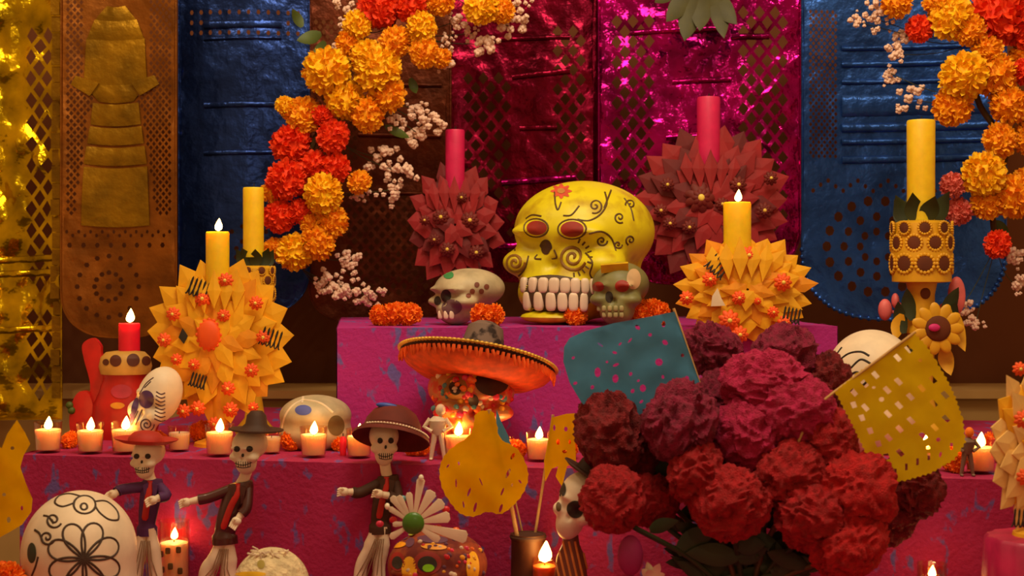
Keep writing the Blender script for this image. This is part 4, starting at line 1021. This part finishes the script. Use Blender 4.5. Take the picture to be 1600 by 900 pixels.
# pineapple holders
def pineapple(label, cx, ytop, w, d, sc=1.0, full=True):
    """green crown, honeycomb drum, neck, sunflower and side petals; pixel layout scaled about the crown"""
    T = Thing('pineapple_candle_holder', label, 'candle holder', cx, HZ+(ZC-ZT)*F/d, d)
    Y = lambda y: ytop+(y-310)*sc
    M_PY = mat('ochre_clay', (224, 168, 24), .5, var=.15); M_HOLE = mat('brown_hole', (100, 44, 8), .8); M_PK = mat('pink_clay', (230, 110, 110), .5)
    top = T.ay-Y(345); bot = T.ay-Y(440)
    mb = MB(); r = w*.5
    mb.lathe([(r*.6, bot-2), (r*1.0, bot), (r*1.04, (top+bot)/2), (r*.92, top-4), (r*.75, top), (.1, top)], seg=40); B = bvh_of(mb); dr = T.part('honeycomb_drum', mb, M_PY)
    for row, (yy, n, off, hr) in enumerate(((357, 9, .5, 9), (380, 9, 0, 11), (412, 9, .5, 13))):
        for i in range(n):
            a = 2*PI*(i+off)/n; z = T.ay-Y(yy); rr = r*1.02; hr_ = hr*sc
            M_ = Matrix.Translation((rr*math.cos(a), rr*math.sin(a), z)) @ Matrix.Rotation(a+PI/2, 4, 'Z')
            mb = MB(); seg = 16; 
            for q in range(seg):
                t0 = 2*PI*q/seg; mb.ell((hr_*1.08*math.cos(t0), 0, hr_*1.08*math.sin(t0)), (hr_*.24, 2.4*sc, hr_*.24), 6, 5, M_)
            o = T.part('cell_ring', mb, M_PY, dr)
            mb = MB(); mb.ell((0, 0, 0), (hr_, 1.6, hr_), 14, 6, M_); T.part('cell_hole', mb, M_HOLE, dr)
    for i in range(8):
        a = 2*PI*i/8+.2; mb = MB(); c0 = Vector((r*.45*math.cos(a), r*.45*math.sin(a), top-2)); c1 = Vector((r*.98*math.cos(a), r*.98*math.sin(a), top+rnd.uniform(34, 50)*sc))
        leaf_mb(mb, c0, c1, 22*sc, 5, taper=.75); T.part('crown_leaf', mb, M_LEAFD)
    mb = MB(); mb.lathe([(24*sc, T.ay-Y(520)), (20*sc, T.ay-Y(480)), (20*sc, T.ay-Y(460)), (24*sc, bot)], seg=24); T.part('neck', mb, M_PY)
    mb = MB(); mb.lathe([(46*sc, 0), (44*sc, 8), (24*sc, 24), (16*sc, 60), (22*sc, T.ay-Y(515))], seg=28); T.part('stem_foot', mb, M_PY)
    mb = MB(); mb.ell((0, -21*sc, T.ay-Y(458)), (8*sc, 3, 9*sc), 12, 8); T.part('neck_hole', mb, M_HOLE)
    if full:
        X, _, Z = T.p(1455, 512)
        for i in range(11):
            a = 2*PI*i/11; M_ = Matrix.Translation((X+26*math.cos(a), -34, Z+26*math.sin(a))) @ Matrix.Rotation(-a, 4, 'Y')
            mb = MB(); mb.ell((0, 0, 0), (15, 3, 9), 12, 8, M_); T.part('sunflower_petal', mb, M_PY)
        mb = MB(); mb.ell((X, -36, Z), (20, 6, 20), 20, 12); c = T.part('sunflower_heart', mb, M_HOLE)
        mb = MB(); mb.ell((X-8, -44, Z+2), (9, 4, 6), 12, 8); T.part('magenta_centre', mb, mat('magenta_dab', (220, 40, 130)), c)
        for (a, b, c_, e, w2, mm) in [(1480, 480, 1500, 548, 15, M_PY), (1404, 490, 1392, 530, 12, M_PY), (1470, 540, 1478, 585, 14, M_PY), (1420, 500, 1410, 450, 13, M_LEAFD), (1470, 500, 1490, 448, 13, M_LEAFD), (1408, 520, 1396, 470, 12, M_LEAFD), (1480, 520, 1486, 470, 12, M_LEAFD), (1425, 545, 1404, 575, 14, M_LEAFD)]:
            mb = MB(); leaf_mb(mb, T.p(a, b, -20), T.p(c_, e, -26), w2, 5); T.part('side_petal', mb, mm)
        for (x, y, a, b) in [(1384, 484, 11, 17), (1496, 462, 14, 30), (1400, 470, 6, 12)]:
            mb = MB(); mb.ell(T.p(x, y, 4), (a, 9, b), 14, 10); 
            mb.tube([T.p(x, y, 4), T.p(cx+(x-cx)*.5, (y+500)/2, 6), T.p(cx, 500, 4)], 2.5, 6) if y > 400 else mb.tube(T.P([(x, y, 4), (1478, 330, 10), (1462, 430, 8)]), 2.5, 6)
            T.part('pink_bud', mb, M_PK)
    return T
pineapple('tall yellow pineapple-shaped candle holder with honeycomb holes and sunflower, right', 1440, 310, 90, 3.72)
pineapple('small pineapple candle holder mostly hidden behind the left orange petal holder', 398, 392, 60, 3.64, .66, False)

# ------------------------------------------------------------------ feathered mask
d = 2.85; T = Thing('beaded_mask', 'colourful painted mask with a fan headdress and green gem, bottom centre', 'mask', 672, front_py(d), d)
hb = head_mb(full_sdf, (106, 88, 78), (0, 0, math.radians(-16)), T.p(680, 908), 100, 80); B = bvh_of(hb)
T.part('face', hb, mat('mask_ochre', (150, 62, 22), .8, col2=(104, 26, 18), vscale=26, thr=(.42, .58)))
mb = MB(); mb.lathe([(52, 0), (46, 20), (34, 60), (30, 100)], (0, 5, 0), 24); T.part('stand', mb, M_HBLK)
M_EYEB = mat('yellow_brow', (240, 160, 20), .5); M_MV = mat('mauve_brow', (100, 56, 84), .6)
for (x, y, w_, rt) in ((622, 852, 13, .1), (678, 855, 20, -.06)): decal(T, B, x, y, w_, 4.5, M_EYEB, 'eyebrow', rot=rt, lift=1.4)
for (x, y, w_, rt) in ((622, 840, 17, .1), (676, 843, 24, -.06), (641, 848, 8, .9)): decal(T, B, x, y, w_, 6, M_MV, 'brow_paint', rot=rt, lift=1.0)
for (x, y, a, b) in ((622, 878, 12, 15), (668, 880, 22, 18)):
    e = decal(T, B, x, y, a, b, mat('mask_eye_red', (150, 26, 16)), 'eye_rim', lift=1.2); decal(T, B, x, y+2, a*.68, b*.68, M_INK, 'eye_socket', lift=2.0)
decal(T, B, 670, 888, 9, 6, mat('lime_gem', (140, 220, 30), .15), 'lime_gem', lift=3)
decal(T, B, 643, 832, 8, 7, mat('lime_bead', (190, 200, 60), .4), 'forehead_bead', lift=3)
decal(T, B, 640, 890, 12, 20, M_OL, 'nose_patch', lift=1.2); decal(T, B, 738, 886, 10, 24, M_OL, 'cheek_patch', lift=1.2)
fy = -76; gx, gy = 651, 804
mb = MB(); mb.ell(T.p(gx, gy, fy), (17, 8, 17), 24, 14); T.part('green_gem', mb, mat('green_gem', (70, 120, 30), .3))
rays = [(614, 781, 4), (618, 764, 5), (628, 763, 5), (644, 758, 5), (663, 736, 6), (680, 756, 8), (696, 772, 8), (706, 794, 8), (732, 826, 9), (690, 830, 6), (616, 826, 5), (620, 806, 4)]
for (x, y, w_) in rays:
    a = Vector(T.p(gx, gy, fy+3)); b = Vector(T.p(x, y, fy+1)); v = (b-a).normalized(); s = Vector((v.z, 0, -v.x)); mb = MB()
    q = [a+v*14-s*2.6, a+v*14+s*2.6, b-v*4+s*w_*1.05, b+s*w_*.55, b-s*w_*.55, b-v*4-s*w_*1.05]
    mb.prism([(p.x, p.z) for p in q], fy-1, fy+3, 2.0); T.part('fan_rib', mb, M_BONE)
for (x, y) in ((612, 778), (663, 735)):
    mb = MB(); mb.ell(T.p(x, y, fy-3), (4, 4, 5), 10, 8); T.part('rib_bead', mb, mat('pearl', (255, 235, 210), .15))
for i in range(70):
    x = rnd.uniform(600, 758); y = rnd.uniform(836, 900)
    if min((x-622)**2/400+(y-878)**2/400, (x-668)**2/700+(y-880)**2/520) < 1.0: continue
    h_, n_ = hit(B, x-T.ax, T.ay-y)
    if h_ is None: continue
    mb = MB(); r = rnd.uniform(2.2, 4.6); mb.ell(tuple(h_), (r, r*.6, r), 10, 7); T.part('bead', mb, rnd.choice(cols[:5]+[M_MV, M_MV, M_EYEB]))
for (x, y, c) in ((620, 800, 0), (700, 784, 0), (715, 816, 4), (688, 812, 0), (600, 806, 1), (635, 768, 5)):
    mb = MB(); mb.ell(T.p(x, y, fy+6), (6, 4, 5), 10, 7); T.part('headdress_bead', mb, cols[c])

# ------------------------------------------------------------------ catrina with hat in front of the bouquet
d = 2.78; T = Thing('catrina_figurine', 'tilted white-faced catrina figurine with dark eye sockets and striped body', 'figurine', 892, front_py(d), d)
hb = head_mb(skull_sdf, (46, 46, 54), (math.radians(4), math.radians(20), math.radians(-18)), T.p(902, 790), 72, 60); B = bvh_of(hb); T.part('head', hb, M_BONE)
decal(T, B, 877, 763, 8, 13, M_INK, 'eye_socket', rot=.15, lift=1); decal(T, B, 899, 796, 13, 14, M_INK, 'eye_socket', rot=.4, lift=1); decal(T, B, 873, 792, 4, 7, M_BRN, 'nose_hole', lift=1)
M_ = Matrix.Translation(T.p(918, 742)) @ Matrix.Rotation(math.radians(32), 4, 'Y')
mb = MB(); mb.lathe([(22, 0), (34, -1), (44, 3), (43, 5), (30, 3), (20, 5)], (0, 0, 0), 36, M_); T.part('hat_brim', mb, M_HBLK)
mb = MB(); mb.lathe([(23, 2), (21, 18), (16, 28), (.1, 30)], (0, 0, 0), 28, M_); T.part('hat_crown', mb, M_HBLK)
mb = MB(); mb.lathe([(40, 0), (34, 40), (27, 90), (22, 128), (14, 146), (10, 170)], (0, 2, 0), 28, None, .7); B = bvh_of(mb); T.part('dress', mb, mat('brown_dress', (110, 44, 22), .5))
for i in range(7): 
    S = [[(862+i*9, 846), (876+i*9, 900+10)]]; paint(T, B, S, 1.8, mat('orange_stripe', (210, 120, 50)), 'dress_stripe', lift=.8)
d = 2.9; T = Thing('clay_pot', 'small brown pot holding the paper flag sticks, bottom centre', 'pot', 825, front_py(d), d)
h = T.ay-834
mb = MB(); mb.lathe([(22, 0), (26, 12), (27, h*.5), (26, h-4), (28, h), (24, h), (22, h-6), (.1, h-8)], seg=32); T.part('pot_body', mb, mat('brown_clay', (74, 36, 10), .6)); mb = MB(); mb.lathe([(27.5, h-8), (29, h-4), (27.5, h-1)], seg=32); T.part('rim_band', mb, M_HBLK)
# tall glass candles at the front
def veladora(label, x, ytop, w, d, wax, fh, lit_y, gm):
    T = Thing('glass_candle', label, 'candle', x, front_py(d), d, None); h = T.ay-ytop; r = w/2; hw = T.ay-lit_y
    mb = MB(); mb.lathe([(r*.9, 0), (r, 6), (r, h-3), (r*1.02, h), (r*.94, h), (r*.93, h-4), (r*.93, 8), (.1, 6)], seg=32); T.part('glass', mb, gm)
    mb = MB(); mb.lathe([(r*.9, 8), (r*.9, hw-2), (r*.6, hw), (.1, hw-1)], seg=28); T.part('wax_fill', mb, wax)
    mb = MB(); mb.tube([(0, 0, hw-2), (0, 0, hw+5)], .9, 6); T.part('wick', mb, M_WICK)
    T.part('flame', flame_mb((0, 0, hw+3), fh), M_FLAME); add_flame_light(T.root, Vector((0, 0, (hw+fh)*T.k)), .08)
    return T
T = veladora('tall lit glass candle with dark printed marks behind the white skull', 272, 813, 48, 3.10, M_VWAX, 19, 846, M_GLASS)
for i, (x, y) in enumerate([(256, 862), (268, 856), (284, 855), (258, 886), (272, 880), (286, 888)]):
    mb = MB(); mb.box((x-272, -math.sqrt(max(1, 24.6**2-(x-272)**2)), T.ay-y), (4, 1, 5), None, 1); T.part('printed_mark', mb, M_BRN)
veladora('low dark candle glass with a tall flame beside the clay pot', 851, 872, 40, 2.84, mat('amber_wax', (200, 110, 40), .5, sss=.4), 34, 882, M_GLASS)
veladora('lit candle glass at the lower right edge of the frame', 1456, 880, 46, 2.75, M_VWAX, 20, 906, M_GLASS)
# ------------------------------------------------------------------ cut-paper flags
def flag(label, outline, holes, d, m, stick, seed, bow=8, name='paper_flag', closed=True, step=9, stickr=2.2):
    xs = [p[0] for p in outline]; ax = stick[-1][0] if stick else sum(xs)/len(xs); ay = stick[-1][1] if stick else max(p[1] for p in outline)
    T = Thing(name, label, 'paper flag', ax, ay, d)
    out = T.q([(a, b) for a, b, *_ in outline])
    H = [h for h in (T.q(h) for h in holes) if all(inside(out, a, b) for a, b in h)]
    cx = sum(p[0] for p in out)/len(out); cz = sum(p[1] for p in out)/len(out)
    yf = lambda x, z: bow*math.sin((x-cx)/45+seed)+bow*.6*noise.noise(Vector((x/40, z/40, seed)))
    T.part('cut_paper', sheet(out, H, step, yf), m)
    if stick:
        mb = MB(); pts = T.P([(a, b) for a, b in stick]); mb.tube([(x, yf(x, z)+2.5 if i == 0 else 3, z) for i, (x, y, z) in enumerate(pts)], stickr, 8); T.part('stick', mb, M_STICK)
    return T
P_YEL = paper_mat('yellow_tissue', (246, 190, 10)); P_YEL2 = paper_mat('lemon_tissue', (250, 218, 30), .42); P_BLU = paper_mat('teal_tissue', (84, 148, 190), .25)
def scallop(pts, n=10, amp=1.6):
    c = catmull([(a, b, 0) for a, b in pts], n, True); return [(x+amp*math.sin(i*1.9), y+amp*math.cos(i*1.9)) for i, (x, y, _) in enumerate(c)]
# teal flag
rnd = random.Random(21)
H = []
for i in range(46):
    x = rnd.uniform(895, 1080); y = rnd.uniform(505, 650); H.append(oval(x, y, rnd.uniform(1.5, 4), rnd.uniform(2, 5.5), 6, rnd.uniform(0, 3)))
def disjoint(H, gap=4):
    out = []
    for h in H:
        cx = sum(p[0] for p in h)/len(h); cy = sum(p[1] for p in h)/len(h); r = max(math.hypot(p[0]-cx, p[1]-cy) for p in h)
        if all(math.hypot(cx-a, cy-b) > r+q+gap for a, b, q, _ in out): out.append((cx, cy, r, h))
    return [o[3] for o in out]
H = disjoint([oval(934, 582, 5, 8, 8), oval(1030, 566, 6, 6, 8), oval(950, 590, 9, 4, 8), oval(962, 592, 5, 7, 8), oval(950, 634, 4, 9, 8), oval(970, 628, 4, 8, 8), oval(1005, 607, 5, 6, 8)]+H)
flag('teal cut-paper flag on a stick above the crimson bouquet', [(1054, 487), (1098, 612), (1060, 622), (1020, 640), (985, 654), (958, 659), (930, 650), (908, 628), (890, 598), (880, 565), (881, 542), (890, 528), (915, 517), (960, 505), (1010, 496)], H, 2.72, P_BLU, [(1053, 482), (1098, 612), (1140, 760), (1160, 900)], 1, 6)
# yellow flag right
H = []
def rot2(x, y, ox, oy, a): return (ox+(x)*math.cos(a)-(y)*math.sin(a), oy+(x)*math.sin(a)+(y)*math.cos(a))
for r in range(5):
    for c in range(6): 
        u = 18+c*22; v = 16+r*30
        if rnd.random() < .78: H.append([rot2(u+a, v+b, 1310, 612, -.66) for a, b in ((-3.5, -6), (3.5, -6), (4.5, 6), (-2.5, 6))])
for i in range(16): H.append(oval(rnd.uniform(1340, 1480), rnd.uniform(560, 730), rnd.uniform(2, 4), rnd.uniform(3, 6), 6, rnd.uniform(0, 3)))
for i in range(12):
    t = i/11; H.append([(1326+t*72+a, 622+t*112+b) for a, b in ((-4, -3), (4, -5), (7, 4), (0, 6))])
    H.append([(1400+t*95+a, 741-t*45+b) for a, b in ((-2, -8), (2, -8), (2, 2), (-2, 3))])
H = disjoint(H, 2.5)
o = [(1304, 612), (1340, 583), (1385, 553), (1430, 521), (1448, 540), (1464, 566), (1478, 590), (1492, 620), (1504, 655), (1508, 690), (1490, 718), (1455, 740), (1415, 752), (1392, 754), (1374, 742), (1352, 706), (1334, 668)]
oz = []
for i in range(len(o)):
    a, b = o[i], o[(i+1) % len(o)]; L_ = math.hypot(b[0]-a[0], b[1]-a[1]); n = max(1, int(L_/4))
    for j in range(n):
        t = j/n; k = 1.5 if j % 2 else -1.0
        oz.append((a[0]+(b[0]-a[0])*t-k*(b[1]-a[1])/L_, a[1]+(b[1]-a[1])*t+k*(b[0]-a[0])/L_))
flag('yellow cut-paper flag with many slits leaning right of the bouquet', oz, H, 2.6, P_YEL2, [(1432, 519), (1304, 613), (1270, 640), (1235, 720)], 2, 5)
# yellow globe-shaped paper
H = disjoint([oval(x+rnd.uniform(-4, 4), y+rnd.uniform(-5, 5), rnd.uniform(1, 2.6), rnd.uniform(3, 9), 7, rnd.uniform(-.7, .7)) for x, y in [(698, 728), (700, 745), (720, 722), (712, 755), (745, 790), (762, 795), (790, 740), (806, 730), (800, 715), (735, 765), (705, 770), (812, 748), (752, 752), (770, 752), (788, 770), (722, 788), (756, 770), (780, 792), (796, 758)]])
flag('yellow globe-shaped cut paper on a stick, centre front', scallop([(744, 646), (768, 642), (776, 660), (782, 684), (808, 700), (822, 724), (825, 748), (816, 772), (800, 790), (782, 802), (762, 800), (740, 808), (720, 804), (706, 790), (692, 768), (686, 742), (690, 720), (704, 702), (732, 682), (740, 664)], 6, .7), H, 2.88, P_YEL, [(764, 640), (795, 770), (808, 838)], 3, 9, stickr=3.4)
T = flag('slim teal paper leaf behind the yellow paper globe', [(776, 640), (784, 660), (794, 680), (800, 700), (792, 706), (782, 690), (774, 668)], [], 2.93, P_BLU, [(778, 646), (800, 760), (818, 840)], 4, 3, step=6, stickr=1.4)
flag('narrow bright yellow paper flag on a stick before the bouquet', [(862, 652), (885, 646), (905, 645), (898, 680), (900, 722), (886, 728), (878, 760), (868, 744), (872, 728), (862, 732), (852, 752), (850, 720), (856, 690)], disjoint([oval(872, 690, 3, 5, 6), oval(884, 670, 3, 4, 6), oval(882, 705, 4, 3, 6), oval(866, 668, 2, 5, 6), oval(890, 690, 2, 4, 6)]), 2.92, P_YEL, [(864, 648), (848, 760), (836, 836)], 5, 4, step=7)
flag('yellow lobed cut paper at the left edge of the frame', [(-60, 700), (-30, 672), (4, 700), (12, 678), (26, 656), (38, 676), (46, 694), (36, 712), (32, 730), (40, 756), (50, 780), (48, 800), (34, 820), (14, 832), (-20, 850), (-60, 850)], disjoint([oval(14, 812, 3, 5, 6), oval(24, 806, 2, 5, 6), oval(34, 794, 2, 4, 6), oval(8, 772, 3, 3, 6), oval(20, 700, 3, 3, 6), oval(4, 805, 3, 5, 6)]), 2.8, P_YEL, [(0, 700), (-4, 850), (-6, 1000)], 6, 8)
d = 2.75; tuft(8, front_py(d)-0, 40, 124, d, 'T', 'orange and amber marigold heap in the lower left corner', 7, 77)

# ------------------------------------------------------------------ cockscomb bouquet
def cock_mesh(seed):
    nu, nv = 84, 56; mb = MB(); off = Vector((seed*7.1, seed*3.3, seed))
    for i in range(nv+1):
        t = -PI/2+PI*i/nv
        for j in range(nu):
            a = 2*PI*j/nu; n = Vector((math.cos(t)*math.cos(a), math.cos(t)*math.sin(a), math.sin(t)))
            q = n*1.35+off; wv = Vector((noise.noise(q), noise.noise(q+Vector((9, 0, 0))), noise.noise(q+Vector((0, 9, 0)))))
            lobes = 1-abs(noise.noise(n*1.7+off))*1.4
            rid = 1-abs(noise.noise(n*3.4+wv*1.6+off))*2.2
            fine = noise.noise(n*11+off)
            r = .80+.18*lobes+.15*rid+.045*fine
            mb.v.append(tuple(n*r))
    for i in range(nv):
        for j in range(nu):
            k = (j+1) % nu; mb.f.append((i*nu+j, i*nu+k, (i+1)*nu+k, (i+1)*nu+j))
    return mb.mesh('cockscomb_bloom', 1, True)
COCK = [cock_mesh(s) for s in range(1, 6)]
def velvet(name, col, col2): return mat(name, col, .8, col2=col2, vscale=5, thr=(.3, .65), sheen=.12, bump=.8, bscale=26)
CM = {'m': velvet('cockscomb_magenta', (205, 24, 92), (160, 12, 56)), 'd': velvet('cockscomb_dark_magenta', (150, 10, 64), (104, 5, 38)), 'k': velvet('cockscomb_maroon', (140, 8, 22), (96, 4, 12)), 'r': velvet('cockscomb_red', (190, 8, 26), (140, 4, 12)), 's': velvet('cockscomb_scarlet', (208, 10, 20), (156, 5, 10))}
BL = [(1112, 548, 46, 40, 'd', 2.86, 'dark magenta cockscomb bloom at the top left of the bouquet, under the teal flag tip'),
      (1226, 560, 60, 46, 'd', 2.86, 'dark cockscomb bloom at the very top of the bouquet, below the orange holder'),
      (1196, 604, 62, 52, 'm', 2.68, 'brightest magenta cockscomb bloom in the upper middle of the bouquet'),
      (1240, 640, 54, 50, 'm', 2.64, 'bright magenta cockscomb bloom right of the brightest one'),
      (1168, 680, 52, 50, 'm', 2.66, 'magenta cockscomb bloom in the middle of the bouquet'),
      (1062, 658, 62, 56, 'd', 2.66, 'dark magenta cockscomb bloom just below the teal flag'),
      (952, 676, 60, 58, 'k', 2.74, 'maroon cockscomb bloom at the far left of the bouquet'),
      (956, 780, 46, 46, 'r', 2.62, 'red cockscomb bloom beside the white catrina face'),
      (1018, 782, 40, 36, 'r', 2.70, 'smaller red cockscomb bloom right of the catrina face'),
      (1086, 738, 46, 44, 'r', 2.62, 'red cockscomb bloom left of the bouquet centre'),
      (1140, 786, 58, 50, 'r', 2.58, 'large low red cockscomb bloom at the bouquet centre'),
      (1292, 690, 52, 54, 'r', 2.66, 'red cockscomb bloom left of the yellow cut-paper flag'),
      (1236, 742, 52, 46, 'r', 2.60, 'red cockscomb bloom in the right middle of the bouquet'),
      (1340, 768, 58, 54, 's', 2.60, 'scarlet cockscomb bloom below the yellow cut-paper flag'),
      (1268, 808, 56, 48, 'r', 2.58, 'red cockscomb bloom at the lower right of the bouquet'),
      (1326, 848, 58, 46, 's', 2.58, 'scarlet cockscomb bloom lowest at the right of the bouquet'),
      (1428, 756, 46, 46, 'k', 2.71, 'maroon cockscomb bloom under the right corner of the yellow flag'),
      (1290, 600, 40, 44, 'k', 2.84, 'maroon cockscomb bloom between magenta bloom and white skull'),
      (1118, 618, 34, 36, 'd', 2.78, 'small dark magenta cockscomb bloom behind the flag stick'),
      (1190, 742, 40, 40, 'r', 2.72, 'deep-set red cockscomb bloom filling the bouquet middle'),
      (1384, 806, 42, 44, 'k', 2.72, 'maroon cockscomb bloom low on the right side of the bouquet'),
      (1000, 700, 36, 46, 'k', 2.76, 'small maroon cockscomb bloom among the left leaves')]
vx, vd = 1165, 2.70; vy = front_py(vd)
T = Thing('flower_vase', 'dark green vase below the frame holding the crimson bouquet', 'vase', vx, vy, vd)
hv = vy-930
mb = MB(); mb.lathe([(40, 0), (52, 12), (58, hv*.45), (48, hv*.85), (54, hv), (50, hv), (44, hv*.84), (54, hv*.45), (48, 14), (.1, 12)], seg=36); T.part('vase_body', mb, mat('green_glaze', (40, 60, 36), .2))
rnd = random.Random(31)
for i, (x, y, rx, ry, c, d, lab) in enumerate(BL):
    T = Thing('cockscomb_flower', lab, 'flower', vx+(x-vx)*.10, 935, vd+(d-vd)*.2, 'crimson cockscomb bouquet')
    dy = (d-T.d)/T.k; k2 = d/T.d
    X, Z = (800+(x-800)*k2-T.ax), (T.ay-(HZ+(y-HZ)*k2))    # where the bloom sits at its own depth
    T.inst('bloom', COCK[i % 5], CM[c], (X, dy, Z), (rx*1.14*k2, rx*.85*k2, ry*1.12*k2), (rnd.uniform(-.5, .5), rnd.uniform(-.4, .4), rnd.uniform(0, 6)))
    mb = MB(); mb.tube(catmull([(0, 0, 0), (X*.35, dy*.3, Z*.4), (X*.85, dy*.85, Z*.75), (X, dy, Z-ry*.3)], 6), 4.2, 8); T.part('stem', mb, M_LEAFD if i % 3 else mat('stem_brown', (90, 60, 24)))
    for s in range(6):
        f = rnd.uniform(.06, .8); b = Vector((X*f, dy*f, Z*f)); mb = MB(); leaf_mb(mb, b, b+Vector((rnd.choice((-1, 1))*rnd.uniform(34, 80), rnd.uniform(-25, 20), rnd.uniform(-14, 50))), rnd.uniform(12, 21), 6); T.part('leaf', mb, M_LEAFD)
T = Thing('magenta_bud', 'long magenta bud standing low at the left foot of the bouquet', 'flower', 985, front_py(2.6), 2.6)
h = T.ay-868; mb = MB(); mb.ell((0, 0, h), (20, 14, 32), 20, 14); T.part('bud', mb, mat('magenta_bud_petal', (150, 24, 90), .7)); mb = MB(); mb.tube([(0, 0, 0), (2, 0, h*.5), (0, 0, h-26)], 3.4, 8); T.part('stem', mb, M_LEAFD)
T = Thing('white_bud', 'small white folded flower at the bottom edge left of the stems', 'flower', 1020, front_py(2.62), 2.62)
h = T.ay-895
for a in range(6):
    mb = MB(); leaf_mb(mb, (0, 0, h-12), (18*math.cos(a*1.05), -8+8*math.sin(a*1.05), h+18*abs(math.sin(a*.9))), 8, 3); T.part('petal', mb, M_BONE)
mb = MB(); mb.tube([(0, 0, 0), (-3, 0, h*.5), (0, 0, h-10)], 2.6, 8); T.part('stem', mb, M_LEAFD)
